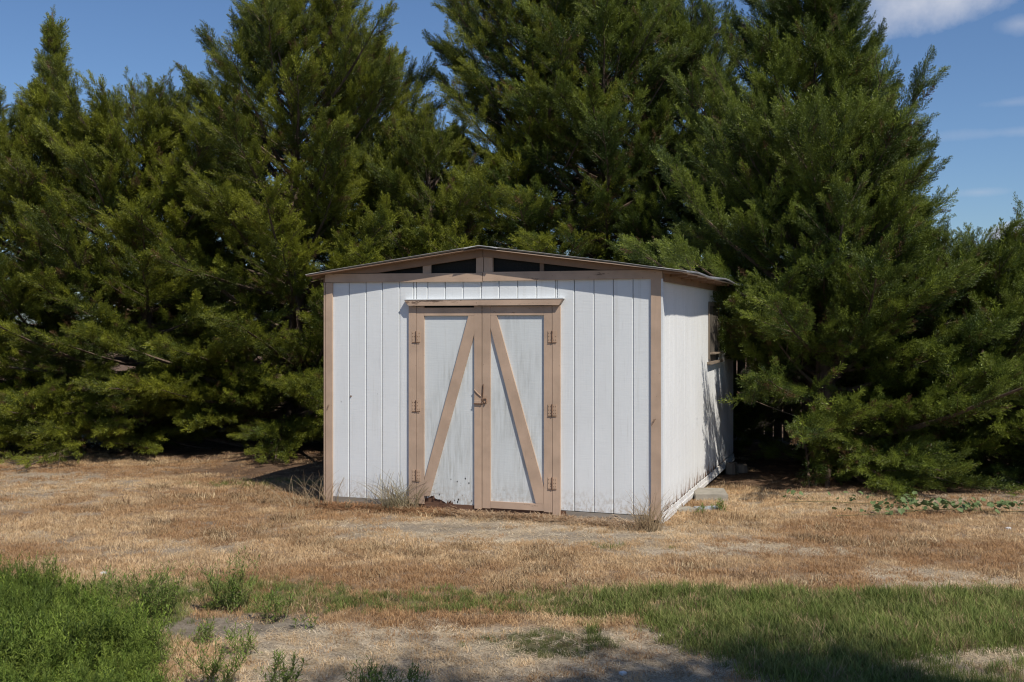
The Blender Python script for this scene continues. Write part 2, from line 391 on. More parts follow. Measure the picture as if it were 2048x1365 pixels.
def spread(name, src, pos, rot, scl, tintc, parent=None, **kw):
    c, nv = SRC[src]
    if src not in GROUPS: GROUPS[src] = scatter_group(c)
    n = len(pos); me = bpy.data.meshes.new(name); me.vertices.add(n)
    me.vertices.foreach_set('co', np.asarray(pos, np.float32).ravel())
    a = me.attributes.new('rot', 'FLOAT_VECTOR', 'POINT'); a.data.foreach_set('vector', np.asarray(rot, np.float32).ravel())
    scl = np.asarray(scl, np.float32); scl = np.repeat(scl[:, None], 3, 1) if scl.ndim == 1 else scl
    a = me.attributes.new('scl', 'FLOAT_VECTOR', 'POINT'); a.data.foreach_set('vector', scl.ravel())
    a = me.attributes.new('tint', 'FLOAT_VECTOR', 'POINT'); a.data.foreach_set('vector', np.asarray(tintc, np.float32).ravel())
    a = me.attributes.new('var', 'INT', 'POINT'); a.data.foreach_set('value', rng.randint(0, nv, n).astype(np.int32))
    o = bpy.data.objects.new(name, me); link(o, parent)
    md = o.modifiers.new('spread', 'NODES'); md.node_group = GROUPS[src]
    return tag(o, **kw)
def dirs_to_euler(d, roll):
    """euler XYZ taking +Z to each direction d with a roll about it"""
    d = d / np.linalg.norm(d, axis=1, keepdims=True)
    out = np.zeros((len(d), 3))
    beta = np.arccos(np.clip(d[:, 2], -1, 1)); alpha = np.arctan2(d[:, 1], d[:, 0])
    # R = Rz(alpha) Ry(beta) Rz(roll)
    ca, sa, cb, sb, cr, sr = np.cos(alpha), np.sin(alpha), np.cos(beta), np.sin(beta), np.cos(roll), np.sin(roll)
    r00 = ca * cb * cr - sa * sr; r10 = sa * cb * cr + ca * sr; r20 = -sb * cr; r21 = sb * sr; r22 = cb
    out[:, 0] = np.arctan2(r21, r22); out[:, 1] = -np.arcsin(np.clip(r20, -1, 1)); out[:, 2] = np.arctan2(r10, r00)
    return out

# cedar spray: a feathery plume along +Z about 0.42 m long
def spray_mesh(seed, L=0.42):
    r = random.Random(seed); m_ = MB()
    def leaf(p, d, l, w):
        a = d.cross(Vector((r.uniform(-1, 1), r.uniform(-1, 1), r.uniform(-1, 1)))).normalized() * w
        m_.add([p - a * 0.5, p + a * 0.5, p + d * l * 0.6 + a * 0.42, p + d * l, p + d * l * 0.6 - a * 0.42], [(0, 1, 2, 3, 4)])
    bend = Vector((r.uniform(-.12, .12), r.uniform(-.12, .12), 0))
    nb = 25
    for i in range(nb):
        t = (i + r.random() * 0.6) / nb
        p = Vector((0, 0, L * t)) + bend * t * t
        az = i * 2.4 + r.uniform(-.4, .4); spread_ = R(48) * (1 - 0.5 * t) + r.uniform(-.15, .15)
        d = Vector((math.cos(az) * math.sin(spread_), math.sin(az) * math.sin(spread_), math.cos(spread_)))
        bl = (0.15 * (1 - t) ** 0.7 + 0.035) * r.uniform(0.7, 1.25)
        k = max(2, int(bl / 0.026))
        for q in range(k):
            s_ = (q + 0.3) / k; pp = p + d * bl * s_ + Vector((0, 0, 0.015 * s_ * s_))
            ld = (d + Vector((r.uniform(-.75, .75), r.uniform(-.75, .75), r.uniform(-.3, .75)))).normalized()
            leaf(pp, ld, r.uniform(0.034, 0.062), r.uniform(0.010, 0.016))
        leaf(p + d * bl * 0.9, (d + Vector((0, 0, .3))).normalized(), 0.045, 0.011)
    leaf(Vector((0, 0, L)) + bend, (bend * 2 + Vector((0, 0, 1))).normalized(), 0.07, 0.010)
    me = m_.mesh('cedar_spray', M['cedar']); return me
source('cedar_spray', [spray_mesh(100 + i) for i in range(7)])

def cedar(name, label, x, y, H, RAD, tintA, tintB, lean=(0, 0), nl=120, seed=0, top_pow=0.75, tips=1, skirt=0.05, wind=(0, 0), group='cedar trees in the row behind the shed', dens=1.0, cutback=None, wide=None):
    r = random.Random(seed); rs = np.random.RandomState(seed)
    z0 = gz(x, y)
    root = thing(name, label, 'tree', (x, y, z0), 0, group)
    def axis_pt(t): return Vector((lean[0] * t * t, lean[1] * t * t, H * t))
    tk = MB(); n = 12
    tk.tube([axis_pt(i / n) + Vector((math.sin(i * 1.3 + seed) * 0.03, math.cos(i * 1.7 + seed) * 0.03, 0)) for i in range(n + 1)],
            [0.15 * (1 - i / n) ** 0.8 * (1.35 if i == 0 else 1) + 0.008 for i in range(n + 1)], 9)
    tk.build('trunk', M['bark'], root, True)
    br = MB(); P = []; D = []; S = []; Q = []; tb = br.tube
    W = Vector((wind[0], wind[1], 0))
    def limb(p0, d0, L, t, depth):
        pts = [p0]; d = d0.copy(); seg = 7
        curve = 0.02 + 0.11 * t
        if t < 0.12 and depth == 0: curve = 0.0
        for k in range(seg):
            d = (d + Vector((r.uniform(-.09, .09), r.uniform(-.09, .09), curve + r.uniform(-.07, .07))) + W * 0.05).normalized()
            pts.append(pts[-1] + d * L / seg)
        rad = (0.010 + 0.013 * L)
        ok = cutback is None or bool(cutback(*[np.array([v]) for v in (pts[-2].x + x, pts[-2].y + y, pts[-2].z + z0)])[0])
        if ok: br.tube(pts, [rad * (1 - k / seg * 0.85) for k in range(seg + 1)], 4, False)
        return pts
    ga = 0
    nsk = int(nl * 0.22)
    for i in range(nl + nsk):
        if i < nl: t = skirt + (0.985 - skirt) * ((i + r.random()) / nl) ** 0.92
        else: t = r.uniform(0.03, 0.15)
        ga += 2.39996 + r.uniform(-.35, .35)
        prof = (1 - t) ** top_pow
        L = max(0.25, RAD * prof * r.uniform(0.62, 1.12))
        if r.random() < 0.12: L *= 1.27
        az = ga
        back = (math.sin(az) > 0.4)
        if back and i >= nl: continue
        if wide: L *= wide(math.cos(az), math.sin(az), t)
        el = R(-6 + 46 * t + r.uniform(-14, 16))
        d = Vector((math.cos(az) * math.cos(el), math.sin(az) * math.cos(el), math.sin(el)))
        d = (d + W * 0.35).normalized()
        pts = limb(axis_pt(t * 0.97), d, L, t, 0)
        nsec = int((3.5 + L * 5.0) * dens * (0.5 if back else 1.0))
        for k in range(nsec):
            s_ = 0.30 + 0.70 * ((k + r.random() * 0.8) / nsec) ** 0.85
            f = min(s_, 0.999) * 7; a = int(f); p = pts[a].lerp(pts[a + 1], f - a); dd = (pts[a + 1] - pts[a]).normalized()
            side = dd.cross(Vector((0, 0, 1))).normalized(); upv = side.cross(dd)
            phi = r.choice((0.12, math.pi - 0.12)) + r.uniform(-.42, .42)
            ang = R(r.uniform(28, 62)) * (1.1 - 0.40 * s_)
            d2 = (dd * math.cos(ang) + (side * math.cos(phi) + upv * math.sin(phi) * 0.8) * math.sin(ang) + Vector((0, 0, 0.04)) + W * 0.35).normalized()
            l2 = (0.34 + 0.26 * L * (1 - s_)) * r.uniform(0.6, 1.35) * (0.6 + 0.4 * min(1, L / 1.2))
            e = p + d2 * l2 + Vector((0, 0, 0.06 * l2))
            if r.random() < 0.5 and (cutback is None or bool(cutback(*[np.array([v]) for v in (e.x + x, e.y + y, e.z + z0)])[0])): br.tube([p, p.lerp(e, 0.5) + Vector((0, 0, -0.01)), e], [0.006, 0.005, 0.003], 3, False)
            ns = 4 + int(l2 / 0.050); pt = r.uniform(-.28, .28)
            for q in range(ns):
                u = (q + 0.3) / ns
                wdt = 0.10 * (1 - u) + 0.015
                pp = p.lerp(e, u) + Vector((r.uniform(-1, 1), r.uniform(-1, 1), r.uniform(-.6, .6))) * wdt
                jd = Vector((r.uniform(-.7, .7), r.uniform(-.7, .7), r.uniform(-.5, .6))) * (1 - 0.5 * u)
                P.append(pp); D.append((d2 + dd * 0.25 + jd * 0.9 + W * 0.4).normalized()); S.append(r.uniform(0.30, 0.56) * (1.05 - 0.25 * u) * (1 if t < 0.86 else 0.72)); Q.append((t, s_, u, pt))
        P.append(pts[-1]); D.append((pts[-1] - pts[-2]).normalized()); S.append(r.uniform(0.5, 0.75)); Q.append((t, 1, 1, 0))
        P.append(pts[-2]); D.append((pts[-1] - pts[-2]).normalized()); S.append(r.uniform(0.6, 0.8)); Q.append((t, 1, .8, 0))
    for k in range(10):
        f = 0.90 + 0.1 * k / 9
        P.append(axis_pt(f)); D.append(Vector((r.uniform(-.3, .3), r.uniform(-.3, .3), 1)) + W * 0.5); S.append(0.62 - 0.035 * k); Q.append((1, 1, 1, 0))
    br.build('branches', M['bark'], root, kind='stuff')
    P = np.array([tuple(v) for v in P]); D = np.array([tuple(v) for v in D]); S = np.array(S); Q = np.array(Q)
    if cutback is not None:
        keep = cutback(P[:, 0] + x, P[:, 1] + y, P[:, 2] + z0); P, D, S, Q = P[keep], D[keep], S[keep], Q[keep]
    lo = P[:, 2] > 0.12; P, D, S, Q = P[lo], D[lo], S[lo], Q[lo]
    # lighter and darker clumps, tips tinted brighter as lit new growth, some rusty-brown dead sprays inside
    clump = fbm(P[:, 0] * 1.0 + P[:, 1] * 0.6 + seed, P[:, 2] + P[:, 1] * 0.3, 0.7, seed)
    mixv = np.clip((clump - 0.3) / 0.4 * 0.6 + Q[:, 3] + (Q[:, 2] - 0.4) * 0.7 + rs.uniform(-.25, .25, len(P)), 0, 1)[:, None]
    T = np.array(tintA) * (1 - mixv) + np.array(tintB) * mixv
    T = T * rs.uniform(0.75, 1.25, (len(P), 1))
    dead = (rs.rand(len(P)) < 0.03 + 0.10 * (Q[:, 1] < 0.42))
    T[dead] = np.array((0.13, 0.075, 0.035)) * rs.uniform(0.6, 1.2, (dead.sum(), 1))
    E_ = dirs_to_euler(D, rs.uniform(0, 6.28, len(P)))
    spread('crown', 'cedar_spray', P, E_, S, T, root, kind='stuff')
    return len(P)

YA, YB = (0.066, 0.090, 0.012), (0.245, 0.262, 0.026)      # olive cedars on the left
GA, GB = (0.048, 0.076, 0.012), (0.190, 0.232, 0.030)      # greener cedars on the right
def cut_left_shed(xs, ys, zs):
    """keep the foliage off the shed"""
    u = (xs + 2.005) * 0.943 - (ys - 11.503) * 0.333; s = (xs + 2.005) * 0.333 + (ys - 11.503) * 0.943
    return ~((u > -0.25) & (u < 3.78) & (s > -0.6) & (s < 5.3) & (zs < 2.75))
def cut_right(xs, ys, zs):
    u = (xs + 2.005) * 0.943 - (ys - 11.503) * 0.333; s = (xs + 2.005) * 0.333 + (ys - 11.503) * 0.943
    k = ~((u < 3.70) & (s < 5.3) & (zs < 2.6))
    k &= ~((u < 4.75) & (zs < 1.0))
    k &= ~((u < 4.0) & (zs < 1.4))
    return k & ~((u < 4.2) & (s < 2.3) & (zs < 3.2))
counts = []
def T_(label, px, y, H, RAD, A, B, **k):
    counts.append(cedar('cedar_tree', label, (px - 1024) / 2134 * y, y, H, RAD, A, B, **k))
def spire(c, s_, t): return 1.0 if t < 0.5 else (0.62 if t < 0.66 else (0.36 if t < 0.78 else 0.14))
def westward(c, s_, t): return 1.0 - 0.22 * min(c, 0)
def eastward(c, s_, t): return 1.0 + (0.10 * c if t < 0.25 else -0.30 * max(c, 0))
T_('cedar with a thin spire top at the far left', 108, 17.4, 7.0, 3.1, YA, YB, nl=150, seed=1, top_pow=0.62, wind=(-0.1, 0), wide=spire)
T_('short olive cedar between the left spire-topped one and the broad tall one', 290, 17.0, 5.2, 3.0, YA, YB, nl=130, seed=2, top_pow=0.42, wind=(-0.1, 0))
T_('broad yellow-green cedar rising tall to the left of the shed', 590, 17.2, 7.3, 3.3, YA, YB, nl=180, seed=3, top_pow=0.48, wind=(-0.15, 0), cutback=cut_left_shed)
T_('second tip of olive cedar, just right of the broad tall one', 735, 18.0, 6.7, 2.2, YA, YB, nl=125, seed=14, top_pow=0.5, wind=(0.12, 0), cutback=cut_left_shed)
T_('lower cedar filling the dip in the row behind the left roof edge', 860, 17.3, 4.9, 2.2, YA, YB, nl=110, seed=4, top_pow=0.42, wind=(-0.2, 0), cutback=cut_left_shed)
T_('tall cedar with sweeping plumes right behind the shed ridge', 1060, 18.2, 8.5, 2.7, GA, YB, nl=170, seed=5, top_pow=0.34, wind=(-0.4, 0), cutback=cut_left_shed)
T_('tall cedar right of the shed ridge whose plumes sweep to the left', 1210, 17.9, 8.6, 2.7, GA, GB, nl=160, seed=11, top_pow=0.34, wind=(-0.35, 0), cutback=cut_left_shed)
T_('tall open cedar behind the right end of the shed roof', 1390, 18.4, 7.4, 2.5, GA, GB, nl=120, seed=6, top_pow=0.38, wind=(-0.1, 0), cutback=cut_left_shed, dens=0.8)
T_('dense dark cedar with long branches standing right beside the shed', 1620, 15.7, 7.6, 3.05, GA, GB, nl=230, seed=7, top_pow=0.60, wind=(0.12, 0), cutback=cut_right, wide=eastward)
T_('low spreading cedar at the far right in front of the row', 1965, 14.6, 2.45, 2.7, GA, GB, nl=135, seed=8, top_pow=0.40, wind=(0.05, 0))
T_('low cedar between the dense dark one and the far right one', 1655, 14.1, 4.3, 2.6, GA, GB, nl=150, seed=12, top_pow=0.34, cutback=cut_right, wide=westward)
T_('cedar filling the row between the two tall ones behind the roof', 1300, 19.2, 8.4, 2.5, GA, GB, nl=110, seed=15, top_pow=0.40, wind=(-0.2, 0), dens=0.8)
T_('cedar behind the gap between the short olive one and the broad tall one', 480, 19.6, 5.0, 2.6, YA, YB, nl=90, seed=16, top_pow=0.4)
T_('cedar at the right edge of the picture behind the low spreading one', 2170, 17.0, 2.4, 2.3, GA, GB, nl=80, seed=9, top_pow=0.5)
T_('cedar at the left edge of the picture in front of the spire-topped one', -60, 17.0, 5.3, 2.7, YA, YB, nl=100, seed=10, top_pow=0.5)
print('sprays', counts, sum(counts), 'tris/spray', len(SRC['cedar_spray'][0].objects[0].data.polygons) * 3)

# ------------------------------------------------------------------ the shed
YAW = math.atan2(-0.333, 0.943)
shed = thing('garden_shed', 'white board shed with tan trim and closed double doors in front of the cedars', 'shed', (-2.005, 11.503, 0), YAW)
W_, D_ = 3.65, 5.09
ZB, ZT = 0.080, 2.375
def eave(u): return 2.446 + 0.1265 * (u + 0.164) if u < 1.82 else 2.697 - 0.1305 * (u - 1.82)   # underside line of the sheets at the front edge
# front wall: boards of T1-11 siding, each one an object
wall_f = MB().box(0.02, W_ - 0.02, 0.022, 0.030, ZB, ZT).build('front_wall', M['dark'], shed)
grooves = [0.015, 0.278, 0.48, 0.672, 0.873, 1.065, 1.194, 1.394, 1.59, 1.79, 1.985, 2.185, 2.387, 2.586, 2.781, 2.981, 3.178, 3.374, W_ - 0.015]
GR = 0.0026
def plank(x0, x1, z0, z1, parent, mat, y0=0.0, th=0.016, j=0.0):
    m_ = MB(); c = 0.006
    n = 1
    vs = [(x0, y0 + th, z0), (x1, y0 + th, z0), (x1, y0 + c, z0), (x1 - c, y0, z0), (x0 + c, y0, z0), (x0, y0 + c, z0)]
    jz = [random.uniform(-j, j) for _ in vs]
    bot = [(a, b, c_ + jj) for (a, b, c_), jj in zip(vs, jz)]; top = [(a, b, z1) for a, b, _ in vs]
    m_.add(bot + top, [(0, 1, 2, 3, 4, 5)[::-1], (6, 7, 8, 9, 10, 11)] + [(k, (k + 1) % 6, (k + 1) % 6 + 6, k + 6) for k in range(6)])
    return m_.build('plank', mat, parent)
for a, b in zip(grooves[:-1], grooves[1:]):
    x0, x1 = a + GR, b - GR
    dy = random.uniform(-0.0012, 0.0012)
    if x1 < 1.0 or x0 > 2.63: plank(x0, x1, ZB, ZT - 0.002, wall_f, M['siding'], dy)
    elif x0 < 1.0 < x1: plank(x0, 1.03, ZB, ZT - 0.002, wall_f, M['siding'], dy); plank(1.035, x1, 2.12, ZT - 0.002, wall_f, M['siding'], dy)
    elif x0 < 2.63 < x1: plank(x0, 2.60, 2.12, ZT - 0.002, wall_f, M['siding'], dy); plank(2.605, x1, ZB, ZT - 0.002, wall_f, M['siding'], dy)
    else: plank(x0, x1, 2.12, ZT - 0.002, wall_f, M['siding'], dy)
# a knot hole with a bit of wire, scuffs on the boards
MB().tube([(0.303, -0.001, 1.16), (0.303, -0.008, 1.16)], 0.009, 8).build('knot', M['rusty_metal'], wall_f)
# side walls
def side_wall(x, out, name):
    w = MB().box(min(x - out * 0.03, x - out * 0.022), max(x - out * 0.03, x - out * 0.022), 0.05, D_ - 0.02, 0.095, ZT - 0.02).build(name, M['dark'], shed)
    s = 0.03; k = 0
    while s < D_ - 0.04:
        e = min(s + 0.2032, D_ - 0.015)
        hole = out > 0 and e > 2.90 and s < 3.62
        dx = random.uniform(-0.0003, 0.0003)
        def pl(z0, z1):
            m_ = MB(); c = 0.0015; a, b = s + 0.0012, e - 0.0012; X = x + dx; Xi = x - out * 0.016
            sec = [(Xi, a), (X - out * c, a), (X, a + c), (X, b - c), (X - out * c, b), (Xi, b)]
            if out < 0: sec = sec[::-1]
            bot = [(p, q, z0) for p, q in sec]; top = [(p, q, z1) for p, q in sec]
            m_.add(bot + top, [(0, 1, 2, 3, 4, 5), (6, 7, 8, 9, 10, 11)[::-1]] + [(i, i + 6, (i + 1) % 6 + 6, (i + 1) % 6) for i in range(6)])
            m_.build('plank', M['siding_side'], w)
        zlow = 0.098 + (random.uniform(0, 0.012) if out > 0 else 0)
        if hole: pl(zlow, 1.50); pl(2.19, ZT - 0.002)
        else: pl(zlow, ZT - 0.002)
        s = e
    return w
wall_r = side_wall(W_, 1, 'side_wall'); wall_l = side_wall(0.0, -1, 'side_wall')
wall_b = MB().box(0.03, W_ - 0.03, D_ - 0.016, D_ - 0.002, 0.09, ZT + 0.0).build('back_wall', M['siding'], shed)
MB().prism([(0.03, ZT), (W_ - 0.03, ZT), (W_ - 0.03, 2.43), (1.82, 2.68), (0.03, 2.43)], D_ - 0.02, D_ - 0.004).build('gable_panel', M['siding'], wall_b)
# rotten bottom edge of the right wall: jagged slivers missing / hanging, and the two white skirt boards
jag = MB(); s = 0.12
while s < 4.3:
    w_ = random.uniform(0.02, 0.07); h_ = random.uniform(0.01, 0.05) * (1.6 if 2.2 < s < 3.6 else 0.8)
    x_ = W_ + 0.0035
    jag.add([(x_, s, 0.094), (x_, s + w_, 0.094), (x_ , s + w_ * 0.7, 0.094 + h_), (x_, s + w_ * 0.3, 0.094 + h_ * random.uniform(0.5, 1.6))], [(0, 1, 2, 3)])
    s += w_ + random.uniform(0.02, 0.16)
jag.build('rotten_edge', M['rust'], wall_r, kind='stuff')
for zz0, zz1, xo in ((0.048, 0.094, 0.012), (0.002, 0.045, 0.020)):
    MB().box(W_ - 0.02, W_ + xo, 0.02, D_ - 0.02, zz0 - 0.0, zz1, 0.0015).build('skirt_board', M['siding_side'], shed)
MB().box(0.0, W_ - 0.03, D_ - 0.06, D_, 0.0, 0.085).build('skirt_board', M['brown'], shed)
MB().box(-0.01, 0.03, 0.05, D_ - 0.07, 0.0, 0.09).build('skirt_board', M['brown'], shed)
MB().box(0.05, W_ - 0.05, 0.06, D_ - 0.08, 0.03, 0.06).build('shed_floor', M['bare_wood'], shed)
# brown rim joist under the doors, skid ends
MB().box(1.0, 2.70, -0.004, 0.045, 0.002, 0.075, 0.002).build('rim_joist', M['rust'], shed)
MB().box(2.70, 3.55, -0.008, 0.04, 0.012, 0.072, 0.002).build('rim_joist', M['grey_board'], shed)
MB().box(0.09, 1.0, -0.006, 0.04, 0.014, 0.077, 0.002).build('rim_joist', M['grey_board'], shed)
MB().box(2.68, 3.40, -0.016, -0.0085, 0.0, 0.014).build('skirt_strip', M['siding'], shed)
# corner trims
def trimb(x0, x1, z0, z1, p=0.020, mat='tan', parent=None, y1=0.0, name='trim_board', j=0.0012, **k):
    return MB().box(x0, x1, -p, y1, z0, z1, j).build(name, M[mat], parent or shed, **k)
trimb(0.008, 0.088, 0.012, ZT - 0.003, 0.021, name='corner_trim')
trimb(3.556, W_ + 0.004, 0.045, ZT - 0.003, 0.021, name='corner_trim')
MB().box(W_ + 0.0045, W_ + 0.021, -0.020, 0.062, 0.10, ZT - 0.004).build('corner_trim', M['siding'], shed, label='white painted return of the right corner trim')
MB().box(-0.018, 0.0, -0.018, 0.06, 0.08, ZT - 0.004).build('corner_trim', M['tan'], shed)
# horizontal boards over the siding
MB().prism([(0.004, 2.377), (1.812, 2.364), (1.814, 2.452), (0.004, 2.470)], -0.026, 0.01).build('frieze_board', M['tan_h'], shed)
MB().prism([(1.820, 2.370), (W_ + 0.016, 2.370), (W_ + 0.016, 2.456), (1.820, 2.461)], -0.026, 0.01).build('frieze_board', M['tan_h'], shed)
# gable: dark screen openings, posts, rake boards
MB().prism([(0.3, 2.44), (3.4, 2.44), (3.2, 2.53), (1.82, 2.66), (0.5, 2.53)], 0.030, 0.034).build('gable_screen', M['mesh'], shed)
trimb(1.146, 1.236, 2.45, 2.60, 0.014, name='gable_post', y1=0.02)
trimb(1.743, 1.822, 2.455, 2.665, 0.018, name='gable_post', y1=0.02)
trimb(1.827, 1.922, 2.45, 2.665, 0.016, name='gable_post', y1=0.02)
trimb(2.42, 2.46, 2.44, 2.56, -0.008, mat='brown', name='gable_brace', y1=0.028)
def rake(pts, nm): MB().prism(pts, -0.030, 0.012).build(nm, M['brown'], shed)
rake([(-0.15, eave(-0.15) - 0.006), (1.818, eave(1.818) - 0.004), (1.818, 2.615), (1.743, 2.606), (0.632, 2.472), (0.004, 2.4715), (-0.15, 2.41)], 'rake_board')
rake([(1.822, eave(1.822) - 0.004), (3.86, eave(3.86) - 0.004), (3.86, 2.418), (W_ + 0.02, 2.42), (W_ + 0.018, 2.4575), (3.044, 2.464), (1.923, 2.607), (1.822, 2.615)], 'rake_board')
# eave fascia along the right wall, rafter blocking
MB().box(W_ + 0.0165, W_ + 0.035, 0.0, D_, 2.345, 2.43).build('eave_fascia', M['brown'], shed)
MB().box(-0.03, -0.012, 0.0, D_, 2.345, 2.43).build('eave_fascia', M['brown'], shed)
for k in range(9):
    s0 = 0.28 + k * 0.58
    MB().box(W_ + 0.036, W_ + 0.20, s0, s0 + 0.04, 2.40, 2.436).build('rafter_end', M['brown'], shed)
# roof: corrugated sheets over thin decking
def corrugated(u0, u1, name):
    m_ = MB(); s0, s1 = -0.14, D_ + 0.12; pitch = 0.0667; n = int((s1 - s0) / pitch * 6)
    us = [u0 + (u1 - u0) * k / 6 for k in range(7)]
    top = []; 
    for i in range(n + 1):
        s = s0 + (s1 - s0) * i / n; dz = 0.008 * math.cos(2 * math.pi * (s - s0) / pitch)
        for u in us:
            sag = 0.006 * math.sin(s * 1.9 + u) + (0.012 * math.sin(s * 3.1) if abs(u - 1.82) > 1.7 else 0)
            top.append((u, s, eave(u) + 0.016 + dz + sag))
    nv = len(top); bot = [(a, b, c - 0.0025) for a, b, c in top]; k = len(us); fs = []
    for i in range(n):
        for q in range(k - 1):
            a = i * k + q; fs.append((a, a + 1, a + k + 1, a + k)); fs.append((nv + a, nv + a + k, nv + a + k + 1, nv + a + 1))
    for i in range(n):
        for q in (0, k - 1):
            a = i * k + q; fs.append((a, a + k, a + k + nv, a + nv))
    for i in (0, n):
        for q in range(k - 1):
            a = i * k + q; fs.append((a, a + 1, a + 1 + nv, a + nv))
    m_.add(top + bot, fs)
    m_.build(name, M['galv'], shed, True)
corrugated(-0.175, 1.82, 'roof_sheet'); corrugated(1.821, 3.925, 'roof_sheet')
MB().prism([(-0.165, eave(-0.165) - 0.004), (1.82, eave(1.82) - 0.004), (1.82, eave(1.82) + 0.004), (-0.165, eave(-0.165) + 0.004)], -0.132, D_ + 0.1).build('roof_decking', M['brown'], shed)
MB().prism([(1.821, eave(1.821) - 0.004), (3.90, eave(3.90) - 0.004), (3.90, eave(3.90) + 0.004), (1.821, eave(1.821) + 0.004)], -0.132, D_ + 0.1).build('roof_decking', M['tan'], shed)
ridge = MB(); ridge.prism([(1.66, 2.695), (1.74, 2.712), (1.82, 2.728), (1.93, 2.712), (2.02, 2.694), (2.02, 2.690), (1.93, 2.707), (1.82, 2.722), (1.74, 2.707), (1.66, 2.691)], -0.155, D_ + 0.13)
ridge.build('ridge_cap', M['galv'], shed)
# header over the doors with a thin white strip along its top
MB().prism([(1.003, 2.122), (2.639, 2.120), (2.678, 2.183), (0.955, 2.180)], -0.062, -0.001).build('door_header', M['tan_worn'], shed)
MB().prism([(0.950, 2.1815), (2.684, 2.1845), (2.684, 2.192), (0.950, 2.189)], -0.066, 0.0).build('header_strip', M['siding'], shed)
# jambs
MB().prism([(0.991, 0.055), (1.074, 0.055), (1.074, 2.117), (0.991, 2.117)], -0.026, 0.012).build('door_jamb', M['tan'], shed)
MB().prism([(2.564, 0.028), (2.642, 0.028), (2.642, 2.119), (2.562, 2.119)], -0.026, 0.012).build('door_jamb', M['tan'], shed)
MB().box(1.075, 2.562, 0.012, 0.018, 0.075, 2.118).build('door_backing', M['dark'], shed)
# left door leaf (rotten at the foot)
dl = bpy.data.objects.new('door', None); dl['label'] = 'left door with a rotten ragged foot'; link(dl, shed)
T_ = 0.024
def dprism(pts, parent, nm='stile', mat='tan', p=T_, y1=-0.0035, **k): return MB().prism(pts, -p, y1).build(nm, M[mat], parent, **k)
xs = np.linspace(1.15, 1.73, 26); rag = []
for i, xx in enumerate(xs):
    base = 0.128 if xx < 1.26 else (0.128 - (xx - 1.26) / 0.18 * 0.04 if xx < 1.44 else (0.088 - (xx - 1.44) * 0.4 if xx < 1.50 else 0.060))
    rag.append((float(xx), float(base + (random.uniform(-0.022, 0.026) if xx < 1.50 else random.uniform(-0.002, 0.003)))))
def panel(pts, parent):
    MB().prism(pts, -0.0035, 0.008).build('panel', M['door_panel'], parent)
panel(rag + [(1.73, 2.05), (1.15, 2.05)], dl)
MB().box(1.165, 1.725, 0.0090, 0.0115, 0.05, 0.160).build('foot_board', M['rust'], dl)
rot_ = MB()
for i in range(16):
    x0 = random.uniform(1.17, 1.50); w_ = random.uniform(0.008, 0.035); z_ = 0.13 if x0 < 1.32 else 0.075
    rot_.prism([(x0, z_ - 0.02), (x0 + w_, z_ - 0.015), (x0 + w_ * 0.6, z_ + random.uniform(0.01, 0.045))], -0.0055, -0.004)
rot_.build('rotten_edge', M['rust'], dl, kind='stuff')
holes = MB()
for hx, hz in ((1.50, 0.115), (1.535, 0.10), (1.545, 0.125), (1.69, 0.12), (1.70, 0.085), (1.33, 0.165), (1.66, 0.30), (1.53, 0.31), (1.46, 0.33), (1.62, 0.345)):
    r_ = random.uniform(0.004, 0.010); holes.prism([(hx - r_, hz), (hx, hz - r_ * 1.8), (hx + r_ * 0.8, hz), (hx, hz + r_ * 1.5)], -0.0048, -0.0036)
holes.build('rot_holes', M['dark'], dl, kind='stuff')
dprism([(1.079, 0.062), (1.163, 0.060), (1.163, 2.116), (1.079, 2.112)], dl)
dprism([(1.727, 0.046), (1.806, 0.046), (1.806, 2.118), (1.725, 2.118)], dl)
dprism([(1.1645, 2.018), (1.7235, 2.018), (1.7235, 2.100), (1.1645, 2.100)], dl, 'rail', 'tan_h')
dprism([(1.661, 2.0165), (1.7245, 2.0165), (1.7245, 1.832), (1.225, 0.149), (1.168, 0.145), (1.1645, 0.300)], dl, 'brace')
# right door leaf
dr = bpy.data.objects.new('door', None); dr['label'] = 'right door with streaked grey paint'; link(dr, shed)
panel([(1.89, 0.09), (2.48, 0.09), (2.48, 2.06), (1.89, 2.06)], dr)
dprism([(1.814, 0.056), (1.9005, 0.056), (1.9005, 2.118), (1.814, 2.118)], dr)
dprism([(2.4725, 0.055), (2.559, 0.055), (2.556, 2.115), (2.4725, 2.115)], dr)
dprism([(1.902, 2.022), (2.471, 2.022), (2.471, 2.112), (1.902, 2.112)], dr, 'rail', 'tan_h')
dprism([(1.902, 0.062), (2.471, 0.064), (2.471, 0.133), (1.902, 0.131)], dr, 'rail', 'tan_h')
dprism([(1.903, 2.0205), (1.968, 2.0205), (2.469, 0.301), (2.469, 0.1345), (2.388, 0.1345), (1.903, 1.89)], dr, 'brace')
# hinges: two leaves and a knuckle, each door three
def hinge(xc, z, parent):
    h = MB().box(xc - 0.046, xc - 0.005, -0.0295, -0.0255, z - 0.056, z + 0.056, 0.0008).build('hinge', M['hinge'], parent)
    MB().box(xc + 0.005, xc + 0.046, -0.0295, -0.0255, z - 0.054, z + 0.058, 0.0008).build('hinge_leaf', M['hinge'], h)
    MB().tube([(xc, -0.032, z - 0.060), (xc, -0.032, z + 0.058)], 0.0065, 8).build('knuckle', M['rusty_metal'], h)
    MB().box(xc - 0.044, xc + 0.044, -0.033, -0.0300, z - 0.063, z - 0.057).build('hinge_edge', M['rusty_metal'], h)
    s_ = MB()
    for dx in (-0.036, -0.017, 0.017, 0.036):
        for dz in (-0.034, 0.0, 0.034):
            if (dx + dz) and random.random() < 0.8: s_.tube([(xc + dx, -0.0312, z + dz), (xc + dx, -0.0293, z + dz)], 0.0042, 6)
    s_.build('screws', M['rusty_metal'], h, kind='stuff')
